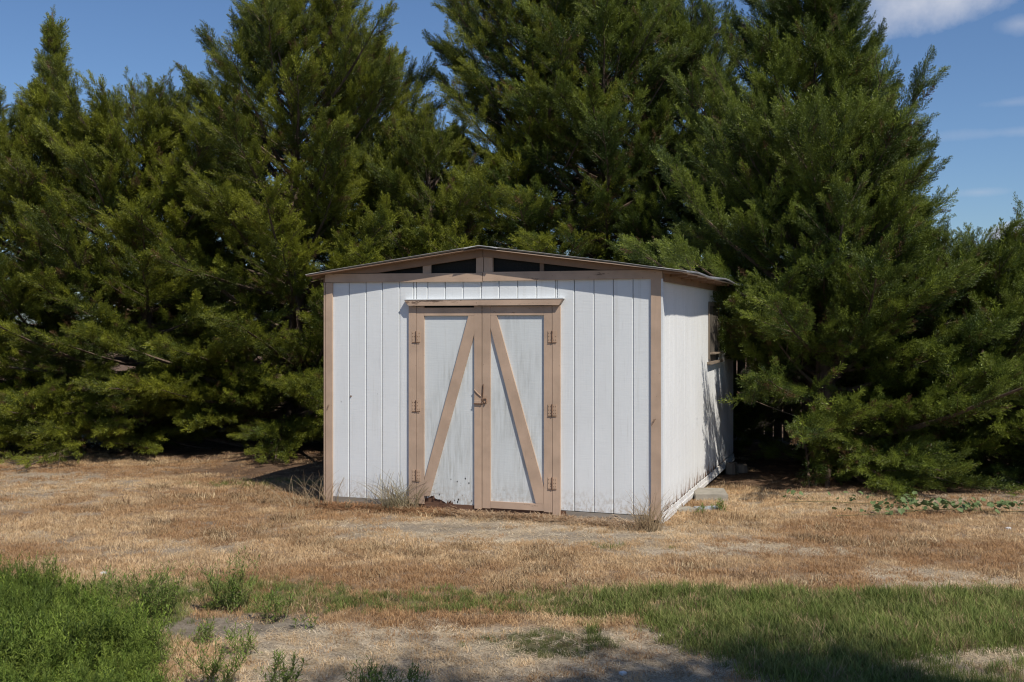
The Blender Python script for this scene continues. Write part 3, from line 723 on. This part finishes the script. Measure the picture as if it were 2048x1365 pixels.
for z in (1.80, 1.08, 0.355): hinge(1.0765, z, dl)
for z in (1.808, 1.076, 0.348): hinge(2.5605, z, dr)
# hasp and latch
lt = MB().prism([(1.728, 1.135), (1.812, 1.125), (1.812, 1.17), (1.80, 1.20), (1.728, 1.262)], -0.0285, -0.0245).build('latch', M['hinge'], dl)
MB().box(1.730, 1.822, -0.034, -0.0287, 1.125, 1.150).build('hasp', M['tan'], lt)
MB().tube([(1.728, -0.033, 1.262), (1.765, -0.035, 1.225), (1.806, -0.034, 1.192)], 0.004, 6).build('latch_bar', M['hinge'], lt)
hk = MB().tube([(1.828, -0.034, 1.32), (1.826, -0.036, 1.24), (1.820, -0.034, 1.18), (1.812, -0.04, 1.12)], 0.0045, 6).build('latch_rod', M['rusty_metal'], dr)
ring = [(1.845 + 0.018 * math.cos(a), -0.036 + 0.006 * math.sin(a * 2), 1.150 + 0.024 * math.sin(a)) for a in np.linspace(0, 6.28, 14)]
MB().tube(ring, 0.0055, 6, False).build('staple', M['rusty_metal'], dr)
MB().box(1.822, 1.866, -0.0275, -0.0243, 1.126, 1.20, 0.001).build('latch_plate', M['hinge'], dr)
MB().box(1.724, 1.818, -0.037, -0.0345, 1.113, 1.125).build('hasp_edge', M['rusty_metal'], lt)
# bent wire loops on the corner trims
def wire(x, z, s): MB().tube([(x, -0.0215, z), (x + 0.02 * s, -0.03, z + 0.035), (x + 0.035 * s, -0.034, z + 0.065), (x + 0.022 * s, -0.036, z + 0.06), (x + 0.012 * s, -0.034, z + 0.035)], 0.0022, 5).build('wire_hook', M['rusty_metal'], shed)
wire(0.022, 1.00, 1.0); wire(3.562, 0.955, 1.2)
# side window with its brown frame and leaning sill sticks
win = MB().box(W_ + 0.004, W_ + 0.012, 2.845, 2.885, 1.50, 2.20, 0.002).build('window', M['bare_wood'], shed)
MB().box(W_ + 0.004, W_ + 0.014, 3.60, 3.65, 1.50, 2.20, 0.002).build('frame', M['bare_wood'], win)
MB().box(W_ + 0.004, W_ + 0.013, 2.89, 3.60, 2.15, 2.20).build('frame', M['bare_wood'], win)
MB().box(W_ - 0.01, W_ + 0.06, 2.76, 3.72, 1.440, 1.468, 0.003).build('sill', M['bare_wood'], win)
MB().box(W_ + 0.002, W_ + 0.07, 2.95, 3.60, 1.555, 1.575, 0.003).build('ledge', M['bare_wood'], win)
for k in range(5): MB().box(W_ + 0.001, W_ + 0.012, 2.865 + k * 0.148, 2.995 + k * 0.148, 1.475, 2.195, 0.004).build('board', M['fence'], win)

# ------------------------------------------------------------------ fence behind the cedars on the right
FY = math.atan2(-0.333, 0.943)
fence = thing('wooden_fence', 'dark board fence barely visible between shed and cedars on the right', 'fence', (-0.5, 19.75, -0.05), FY)
for k in range(4):
    MB().box(k * 2.4, k * 2.4 + 0.09, 0.03, 0.12, 0, 1.85).build('post', M['fence'], fence)
for z in (0.35, 1.5): MB().box(-0.2, 9.0, 0.0, 0.035, z, z + 0.08).build('rail', M['fence'], fence)
pk = MB().box(-0.067, 0.067, -0.02, -0.002, 0.03, 1.85).mesh('picket', M['fence'])
for k in range(58):
    o = bpy.data.objects.new('picket', pk); link(o, fence); o.location = (0.0 + k * 0.151 + random.uniform(-.004, .004), 0, random.uniform(-.03, .02))

# ------------------------------------------------------------------ slabs, blocks and stones beside the shed
def slab(name, label, cat, x, y, sx, sy, h, rz, mat, tilt=0.0, z=None):
    m_ = bmesh.new(); bmesh.ops.create_cube(m_, size=1.0)
    bmesh.ops.scale(m_, vec=(sx, sy, h), verts=m_.verts)
    bmesh.ops.bevel(m_, geom=list(m_.edges), offset=min(h, sx) * 0.08, segments=2, affect='EDGES')
    for v in m_.verts: v.co += Vector((noise.noise(v.co * 9), noise.noise(v.co * 9 + Vector((5, 5, 5))), noise.noise(v.co * 7 + Vector((9, 2, 2))))) * h * 0.08
    me = bpy.data.meshes.new(name); m_.to_mesh(me); m_.free(); me.materials.append(M[mat])
    o = bpy.data.objects.new(name, me); link(o); o.location = (x, y, (gz(x, y) if z is None else z) + h * 0.5 - 0.005); o.rotation_euler = (tilt, 0, rz)
    return tag(o, label, cat)
slab('concrete_slab', 'flat pale concrete block lying beside the right wall of the shed', 'block', 2.22, 11.98, 0.36, 0.50, 0.085, YAW * 0.3, 'concrete')
slab('flat_stone', 'small blue-grey flat stone in weeds before the pale concrete block', 'stone', 2.04, 11.14, 0.26, 0.16, 0.035, 0.2, 'stone')
slab('wood_block', 'low cinder block coloured dark, propping the far end of the right wall', 'block', 2.93, 14.25, 0.12, 0.22, 0.15, YAW, 'bare_wood')  # cinder blocks in a dark brown that stands in for their shade
slab('wood_block', 'block coloured dark for shade just behind the far corner of the shed', 'block', 3.12, 14.5, 0.14, 0.22, 0.11, YAW + 0.2, 'bare_wood')
slab('paving_stone', 'half buried stone under the front end of the shed side wall', 'stone', 1.78, 11.05, 0.22, 0.16, 0.035, 0.4, 'concrete')
slab('paper_scrap', 'tiny white scrap in the dry grass above the leafy weeds on the left', 'litter', -3.18, 8.3, 0.05, 0.03, 0.02, 0.6, 'debris')
slab('pebble', 'small white pebble in the shaded grass near the bottom edge', 'stone', 0.62, 5.97, 0.035, 0.03, 0.02, 0.6, 'debris')
slab('white_pebble', 'small white scrap on the brown grass at the right edge', 'litter', 4.65, 10.0, 0.05, 0.03, 0.02, 0.6, 'debris')

# ------------------------------------------------------------------ grasses
def clump_mesh(seed, nb, rad, h0, h1, w, leanlo, leanhi, mat, curl=0.5):
    r = random.Random(seed); m_ = MB()
    for k in range(nb):
        a = r.uniform(0, 6.283); q = rad * math.sqrt(r.random()); p = Vector((math.cos(a) * q, math.sin(a) * q, -0.004))
        h = r.uniform(h0, h1); az = r.uniform(0, 6.283); ln = R(r.uniform(leanlo, leanhi))
        d = Vector((math.cos(az) * math.sin(ln), math.sin(az) * math.sin(ln), math.cos(ln)))
        ln2 = min(ln + curl * r.random(), 1.65); az2 = az + r.uniform(-.5, .5)
        d2 = Vector((math.cos(az2) * math.sin(ln2), math.sin(az2) * math.sin(ln2), math.cos(ln2)))
        s_ = Vector((-math.sin(az + r.uniform(-1, 1)), math.cos(az + r.uniform(-1, 1)), 0)).normalized() * w * r.uniform(0.7, 1.3) * 0.5
        m1 = p + d * h * 0.55; e = m1 + d2 * h * 0.45
        m_.add([p - s_, p + s_, m1 + s_ * 0.8, e, m1 - s_ * 0.8], [(0, 1, 2, 4), (4, 2, 3)])
    return m_.mesh('grass_clump', mat)
source('dry_clump', [clump_mesh(200 + i, 62, 0.08, 0.020, 0.052, 0.0034, 10, 70, M['blade'], 0.9) for i in range(6)])
source('straw_clump', [clump_mesh(300 + i, 40, 0.09, 0.025, 0.075, 0.0034, 70, 93, M['blade'], 0.3) for i in range(5)])
source('green_clump', [clump_mesh(400 + i, 34, 0.07, 0.05, 0.125, 0.0042, 5, 42, M['blade'], 0.9) for i in range(6)])
def shedmask(x, y):
    u = (x + 2.005) * 0.943 - (y - 11.503) * 0.333; s = (x + 2.005) * 0.333 + (y - 11.503) * 0.943
    return (u > 0.02) & (u < 3.63) & (s > 0.06) & (s < 5.05)
def field(n):
    """points over the part of the yard in view, denser towards the camera"""
    y = 5.2 + (16.5 - 5.2) * rng.rand(n) ** 1.15; x = (rng.rand(n) * 2 - 1) * (0.52 * y + 0.7)
    k = ~shedmask(x, y); return x[k], y[k]
def put(name, src, x, y, s, tintc, lbl):
    z = hgt(x, y); n = len(x)
    rot = np.stack([rng.uniform(-.12, .12, n), rng.uniform(-.12, .12, n), rng.uniform(0, 6.283, n)], 1)
    return spread(name, src, np.stack([x, y, z], 1), rot, s, tintc, None, label=lbl, cat='grass', kind='stuff')
def pick(n, *cols):
    c = np.array(cols); w = rng.dirichlet(np.ones(len(cols)) * 0.6, n); return (w[:, :, None] * c[None]).sum(1) * rng.uniform(0.78, 1.22, (n, 1))
# short brown grass
x, y = field(30000); g_, p_, d_, l_ = cover(x, y)
keep = rng.rand(len(x)) < np.clip(1 - 0.55 * g_ - 0.86 * p_ - 0.9 * d_ - 0.93 * l_, 0.02, 1)
x, y, g_, p_ = x[keep], y[keep], g_[keep], p_[keep]; n = len(x)
zone = fbm(x, y, 1.3, 31)[:, None]; zone2 = fbm(x, y, 0.5, 37)[:, None]
t_a = pick(n, (0.40, 0.25, 0.125), (0.27, 0.155, 0.08), (0.50, 0.35, 0.20)); t_b = pick(n, (0.60, 0.45, 0.27), (0.54, 0.40, 0.24), (0.68, 0.56, 0.38), (0.42, 0.27, 0.14))
zz = sm(zone + (zone2 - .5) * 0.9, 0.38, 0.62); T = t_a * (1 - zz) + t_b * zz
put('dry_grass', 'dry_clump', x, y, rng.uniform(0.7, 1.2, n) * (0.85 + 0.3 * zone[:, 0]), T * np.array((1.07, 1.02, 0.97)), 'short sun-dried brown grass covering the yard')
# taller, untidy tussocks that break up the mown grass
x, y = field(900); g_, p_, d_, l_ = cover(x, y); keep = (fbm(x, y, 0.8, 83) > 0.5) & (l_ < 0.5) & (p_ < 0.35) & (y > 7.2); x, y = x[keep], y[keep]; n = len(x)
k = 5; x = np.repeat(x, k) + rng.normal(0, 0.05, n * k); y = np.repeat(y, k) + rng.normal(0, 0.05, n * k); n = n * k
ok = ~shedmask(x, y); x, y = x[ok], y[ok]; n = len(x)
put('dry_tussocks', 'dry_clump', x, y, rng.uniform(1.1, 2.1, n), pick(n, (0.44, 0.30, 0.16), (0.30, 0.18, 0.095), (0.60, 0.47, 0.29), (0.22, 0.15, 0.09)), 'untidy taller tussocks scattered in the dry grass')
# flat pale straw
x, y = field(34000); g_, p_, d_, l_ = cover(x, y)
keep = rng.rand(len(x)) < np.clip(0.07 + 0.80 * p_ - 0.42 * d_ - 0.4 * g_ - 0.5 * l_, 0.02, 1)
x, y = x[keep], y[keep]; n = len(x)
put('straw', 'straw_clump', x, y, rng.uniform(0.7, 1.2, n), pick(n, (0.66, 0.55, 0.39), (0.54, 0.43, 0.28), (0.58, 0.42, 0.26), (0.70, 0.61, 0.47)), 'pale flattened straw in front of the doors and along the bottom')
# brown needle litter and dead sprigs under the cedars
x, y = field(26000); g_, p_, d_, l_ = cover(x, y)
keep = rng.rand(len(x)) < l_ * 0.8 + 0.25 * sm(l_, 0.02, 0.3); x, y = x[keep], y[keep]; n = len(x)
put('needle_litter', 'straw_clump', x, y, rng.uniform(0.6, 1.3, n), pick(n, (0.24, 0.135, 0.075), (0.15, 0.09, 0.055), (0.34, 0.22, 0.13)), 'brown needle litter on the ground under the cedars')
# green grass
x, y = field(34000); g_, p_, d_, l_ = cover(x, y)
keep = rng.rand(len(x)) < np.clip(g_ * 1.15 - 0.02, 0, 1)
x, y, g_ = x[keep], y[keep], g_[keep]; n = len(x)
T = pick(n, (0.13, 0.18, 0.035), (0.20, 0.235, 0.06), (0.31, 0.29, 0.11), (0.09, 0.145, 0.03)) * (0.75 + 0.5 * fbm(x, y, 0.5, 61))[:, None]
dryb = rng.rand(n) < 0.10; T[dryb] = pick(dryb.sum(), (0.42, 0.31, 0.18), (0.36, 0.24, 0.14))
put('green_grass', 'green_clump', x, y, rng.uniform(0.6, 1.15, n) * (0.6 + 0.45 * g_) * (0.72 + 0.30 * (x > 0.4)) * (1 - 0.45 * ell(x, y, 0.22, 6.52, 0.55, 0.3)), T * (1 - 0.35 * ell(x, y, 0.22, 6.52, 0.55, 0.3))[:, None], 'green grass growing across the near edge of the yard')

# ------------------------------------------------------------------ weeds with narrow leaves
def weed_parts(seed, H=0.34, ns=5, rad=0.1, leafl=0.055, shoots=3):
    r = random.Random(seed); st = MB(); lf = MB()
    def leafy(pts, h, t0):
        nl = int(h / 0.0095) + 2; n_ = len(pts) - 1
        for q in range(nl):
            t = t0 + (1 - t0) * q / nl; f = t * n_ * 0.999; i = int(f); p = pts[i].lerp(pts[i + 1], f - i)
            az = q * 2.4 + r.uniform(-.5, .5); el = R(r.uniform(-5, 50) + 28 * t)
            ld = Vector((math.cos(az) * math.cos(el), math.sin(az) * math.cos(el), math.sin(el)))
            l = leafl * r.uniform(0.5, 1.25) * (1.1 - 0.5 * t); s_ = ld.cross(Vector((0, 0, 1))).normalized() * l * 0.085
            mid = p + ld * l * 0.5; tip = p + ld * l + Vector((0, 0, -l * r.uniform(0, .35)))
            lf.add([p, mid + s_, tip, mid - s_], [(0, 1, 2, 3)])
    for k in range(ns):
        a = r.uniform(0, 6.28); ln = r.uniform(0.1, 0.85) * (1 if k else 0.2); h = H * r.uniform(0.55, 1.0)
        base = Vector((r.uniform(-1, 1), r.uniform(-1, 1), 0)) * rad * 0.3
        d = Vector((math.cos(a) * math.sin(ln), math.sin(a) * math.sin(ln), math.cos(ln)))
        pts = [base + d * h * q / 4 + Vector((r.uniform(-.006, .006), r.uniform(-.006, .006), 0.03 * q * q / 16)) for q in range(5)]
        st.tube(pts, [0.0028, 0.0025, 0.002, 0.0015, 0.001], 3, False); leafy(pts, h, 0.15)
        for w in range(shoots):
            t = r.uniform(0.25, 0.85); f = t * 4; i = min(3, int(f)); p = pts[i].lerp(pts[i + 1], f - i)
            az = r.uniform(0, 6.28); d3 = (d * 0.6 + Vector((math.cos(az), math.sin(az), 0.55))).normalized(); l3 = h * r.uniform(0.22, 0.42)
            q_ = [p, p + d3 * l3 * 0.5, p + d3 * l3 + Vector((0, 0, 0.15 * l3))]
            st.tube(q_, [0.0016, 0.0012, 0.0008], 3, False); leafy(q_, l3, 0.1)
    return st, lf
W0 = len(SRC)
wm = []
for i in range(5):
    st, lf = weed_parts(500 + i, 0.36, 3, 0.12, 0.054); st.add(lf.v, lf.f); wm.append(st.mesh('weed_mass', M['weed']))
source('weed_mass', wm)
# the dense mass at the lower left
n = 3200
x = rng.uniform(-4.6, -1.7, n); y = rng.uniform(5.1, 8.15, n)
edge_w = (fbm(x, y, 0.8, 41) - 0.5) * 0.7
px = 1024 + 2134 * x / y; py = 643 + 2134 * 1.96 / y
lim = np.interp(py, [1150, 1180, 1210, 1240, 1280, 1320, 1365, 1460], [-150, 60, 165, 215, 250, 280, 320, 380])
keep = (px < lim + edge_w * 130) & (py > 1168)
x, y = x[keep], y[keep]; n = len(x)
k2 = rng.rand(n) < 0.9; x, y = x[k2], y[k2]; n = len(x)
rot = np.stack([rng.uniform(-.2, .2, n), rng.uniform(-.2, .2, n), rng.uniform(0, 6.28, n)], 1)
spread('leafy_weeds', 'weed_mass', np.stack([x, y, hgt(x, y)], 1), rot, rng.uniform(0.4, 1.0, n) * (0.35 + 1.15 * fbm(x, y, 0.45, 43)),
       pick(n, (0.14, 0.205, 0.03), (0.23, 0.29, 0.05), (0.065, 0.105, 0.02)) * rng.uniform(0.6, 1.3, (n, 1)), None, label='dense bright green leafy weeds massed in the lower left corner', cat='weeds', kind='stuff')
# single weed plants
weed_spots = [
    (310, 1236, 0.36, 12, 'bushy round weed, largest of those in the strip above the bare soil'),
    (452, 1222, 0.36, 9, 'tall weed with upright shoots to the right of the bushy round one'),
    (548, 1243, 0.24, 7, 'small weed where the green strip meets the straw'),
    (405, 1288, 0.17, 6, 'dark little weed rooted in the grey bare soil'),
    (492, 1308, 0.17, 5, 'small weed at the right side of the grey bare soil'),
    (606, 1260, 0.08, 3, 'tiny weed alone on the pale straw'),
    (318, 1330, 0.22, 7, 'weed at the edge of the dense leafy mass by the straw'),
    (430, 1372, 0.33, 9, 'weed reaching up from the bottom edge left of centre'),
    (560, 1392, 0.24, 7, 'weed cut by the bottom edge near the pale straw'),
    (740, 1395, 0.22, 8, 'weed in the shade at the bottom edge under the shed doors'),
    (810, 1405, 0.20, 6, 'rightmost weed along the bottom edge'),
    (215, 1222, 0.28, 8, 'weed between the dense leafy mass and the bushy round weed'),
    (98, 1190, 0.30, 6, 'tall weed sticking out of the top of the leafy mass'),
    (1440, 1022, 0.13, 6, 'green weed growing beside the flat concrete block'),
    (1400, 1028, 0.08, 5, 'low sprig by the blue-grey stone'),
]
for i, (px, py, h, ns, lbl) in enumerate(weed_spots):
    yy = 2134 * EYE / (py - 643); xx = (px - 1024) / 2134 * yy
    t = thing('weed_plant', lbl, 'weed', (xx, yy, gz(xx, yy) - 0.005), random.uniform(0, 6), 'single weed plants')
    st, lf = weed_parts(600 + i, h, int(ns * (3 if i < 2 else 1.6)), 0.35 if i < 2 else 0.2, 0.050)
    st.build('stem', M['weed_stem'], t, kind='stuff'); lf.build('leaves', M['weed_leaf'], t, kind='stuff')

# ------------------------------------------------------------------ dry tufts against the shed
def tuft(px, py, h, nb, rad, mat, lbl, lean=(0, 0), arch=1.0, seed=0, w=0.0045):
    yy = 2134 * EYE / (py - 643); xx = (px - 1024) / 2134 * yy; r = random.Random(seed)
    m_ = MB()
    for k in range(nb):
        a = r.uniform(0, 6.283); q = rad * math.sqrt(r.random()); p = Vector((math.cos(a) * q * 1.5, math.sin(a) * q * 0.6, 0))
        L = h * r.uniform(0.5, 1.15); az = r.uniform(0, 6.283); th = r.uniform(0.0, 0.35); pts = [p]; n = 6
        for s_ in range(n):
            th += arch * r.uniform(0.08, 0.34)
            d = Vector((math.cos(az) * math.sin(th) + lean[0], math.sin(az) * math.sin(th) * 0.45 + lean[1], math.cos(th))).normalized()
            pts.append(pts[-1] + d * L / n)
        wv = Vector((r.uniform(-1, 1), r.uniform(-.4, .4), 0)).normalized() * w * 0.8; vs = []
        for s_, pt in enumerate(pts): ww = wv * (1 - 0.8 * s_ / n); vs += [pt - ww, pt + ww]
        m_.add(vs, [(2 * s_, 2 * s_ + 1, 2 * s_ + 3, 2 * s_ + 2) for s_ in range(n)])
    o = m_.build('grass_tuft', M[mat], None, label=lbl, cat='grass tuft', group='dry tufts around the shed'); o.location = (xx, yy, gz(xx, yy) - 0.01)
    return o
tuft(800, 1020, 0.56, 150, 0.14, 'grey_blade', 'large arching dry tuft against the wall left of the doors', (-0.12, 0.0), 1.15, 1)
tuft(718, 1018, 0.26, 14, 0.10, 'grey_blade', 'few thin dry stalks against the left wall boards', (0, 0), 0.6, 2)
tuft(622, 1012, 0.46, 60, 0.20, 'dry_blade', 'wispy dry tuft left of the left corner of the shed', (-0.25, 0), 0.8, 3)
tuft(1298, 1062, 0.40, 120, 0.08, 'dry_blade', 'bristly brown tuft in front of the right corner trim', (0.0, 0.0), 0.75, 4)
tuft(1255, 1062, 0.18, 40, 0.10, 'dry_blade', 'low dry tuft just left of the right corner tuft', (0.0, 0.0), 1.1, 5)
tuft(980, 1040, 0.14, 45, 0.14, 'dry_blade', 'small dry tuft under the meeting of the two doors', (0.0, 0.0), 1.3, 6)
tuft(1390, 1046, 0.12, 50, 0.10, 'dry_blade', 'pale dry tuft along the foot of the right wall', (0.0, 0.0), 1.3, 7)
# russet thatch piled along the front wall
n = 420; u = rng.rand(n) ** 1.0 * 3.5 + 0.05; s = -0.06 - np.abs(rng.normal(0, 0.10, n))
x = -2.005 + 0.943 * u + 0.333 * s; y = 11.503 - 0.333 * u + 0.943 * s
w_ = (u < 1.5)
T = np.where(w_[:, None], pick(n, (0.36, 0.18, 0.08), (0.46, 0.29, 0.16), (0.22, 0.12, 0.07)), pick(n, (0.52, 0.42, 0.30), (0.46, 0.32, 0.2), (0.34, 0.2, 0.11)))
rot = np.stack([rng.uniform(-.25, .25, n), rng.uniform(-.25, .25, n), rng.uniform(0, 6.28, n)], 1)
spread('thatch', 'straw_clump', np.stack([x, y, hgt(x, y) + 0.015], 1), rot, rng.uniform(1.1, 1.9, n), T, None, label='russet and straw coloured thatch heaped along the foot of the front wall', cat='thatch', kind='stuff')

# ------------------------------------------------------------------ creeping vine with broad leaves on the right
def vine(x0, y0, pts, nleaf, size, lbl, seed):
    r = random.Random(seed); t = thing('creeping_vine', lbl, 'vine', (x0, y0, gz(x0, y0)), 0, 'creeping vines on the right')
    P = [Vector((a, b, 0.02 + r.uniform(0, .02))) for a, b in pts]
    MB().tube(P, 0.003, 4, False).build('stem', M['weed_stem'], t)
    c = 0.0
    lf = MB(); lf.add([(0, 0, 0), (0.42, -0.12, 0.06), (0.5, 0.45, 0.10), (0, 1, -0.04), (-0.5, 0.45, 0.10), (-0.42, -0.12, 0.06), (0, 0.5, 0)],
                      [(0, 1, 6), (1, 2, 6), (2, 3, 6), (3, 4, 6), (4, 5, 6), (5, 0, 6)])
    me = lf.mesh('leaf', M['vine'])
    for k in range(nleaf):
        f = r.random() * (len(P) - 1.001); i = int(f); p = P[i].lerp(P[i + 1], f - i)
        o = bpy.data.objects.new('leaf', me); link(o, t)
        o.location = p + Vector((r.uniform(-.12, .12), r.uniform(-.12, .12), r.uniform(0.02, .10))); s_ = size * r.uniform(0.6, 1.3); o.scale = (s_, s_, s_)
        o.rotation_euler = (r.uniform(-.9, .9), r.uniform(-.9, .9), r.uniform(0, 6.28))
vine(4.25, 10.8, [(-0.55, -0.15), (-0.2, 0.0), (0.2, 0.1), (0.6, 0.05), (1.05, 0.0)], 130, 0.055, 'broad-leaved vine sprawling over dry grass in the thickest patch on the right', 1)
vine(3.45, 11.25, [(-0.5, 0.1), (0.0, 0.05), (0.5, -0.05), (0.9, 0.1)], 40, 0.05, 'thin leafy vine trailing along the skirt of the right cedars', 2)
vine(3.5, 10.55, [(-0.3, 0.0), (0.1, 0.05), (0.45, 0.15)], 22, 0.04, 'short vine runner reaching furthest into the brown grass', 3)

# ------------------------------------------------------------------ fallen twigs and the tree behind the camera whose shade falls on the near grass
tw = thing('shade_tree', 'broad leafy tree behind the viewer that shades the near grass', 'tree', (4.85, -1.2, 0), 0)
MB().tube([(0, 0, -0.1), (0.05, 0.05, 1.5), (0, 0.15, 3.0), (0.1, 0.3, 5.2), (0.0, 0.3, 8.4)], [0.26, 0.20, 0.17, 0.12, 0.03], 10).build('trunk', M['bark'], tw, True)
lm = MB(); P = []; r = random.Random(77)
for k in range(44):
    az = r.uniform(0, 6.283); z0 = r.uniform(4.9, 7.9); L = r.uniform(1.6, 3.2) * (1.0 if z0 < 7 else 0.7)
    d = Vector((math.cos(az), math.sin(az), 0.20 + 0.08 * (z0 - 5))).normalized(); pts = [Vector((0, 0.25, z0))]
    for q in range(6): d = (d + Vector((r.uniform(-.14, .14), r.uniform(-.14, .14), r.uniform(-.05, .09)))).normalized(); pts.append(pts[-1] + d * L / 6)
    lm.tube(pts, [0.05 * (1 - q / 7) for q in range(7)], 5, False)
    for q in range(2, 7):
        for w in range(24): P.append(pts[q] + Vector((r.gauss(0, .26), r.gauss(0, .26), r.gauss(0, .20))))
lm.build('branches', M['bark'], tw, kind='stuff')
def leafclump(seed):
    r = random.Random(seed); m_ = MB()
    for k in range(26):
        p = Vector((r.gauss(0, .13), r.gauss(0, .13), r.gauss(0, .10))); a = Vector((r.uniform(-1, 1), r.uniform(-1, 1), r.uniform(-.4, .4))).normalized() * 0.035
        b = a.cross(Vector((r.uniform(-.5, .5), r.uniform(-.5, .5), 1))).normalized() * 0.020
        m_.add([p - a, p + b, p + a, p - b], [(0, 1, 2, 3)])
    return m_.mesh('leaf_clump', M['cedar'])
source('leaf_clump', [leafclump(900 + i) for i in range(4)])
P = np.array([tuple(v) for v in P]); n = len(P)
spread('crown', 'leaf_clump', P, rng.uniform(0, 6.28, (n, 3)), rng.uniform(0.8, 1.3, n), pick(n, (0.06, 0.10, 0.025), (0.09, 0.13, 0.03)), tw, kind='stuff')
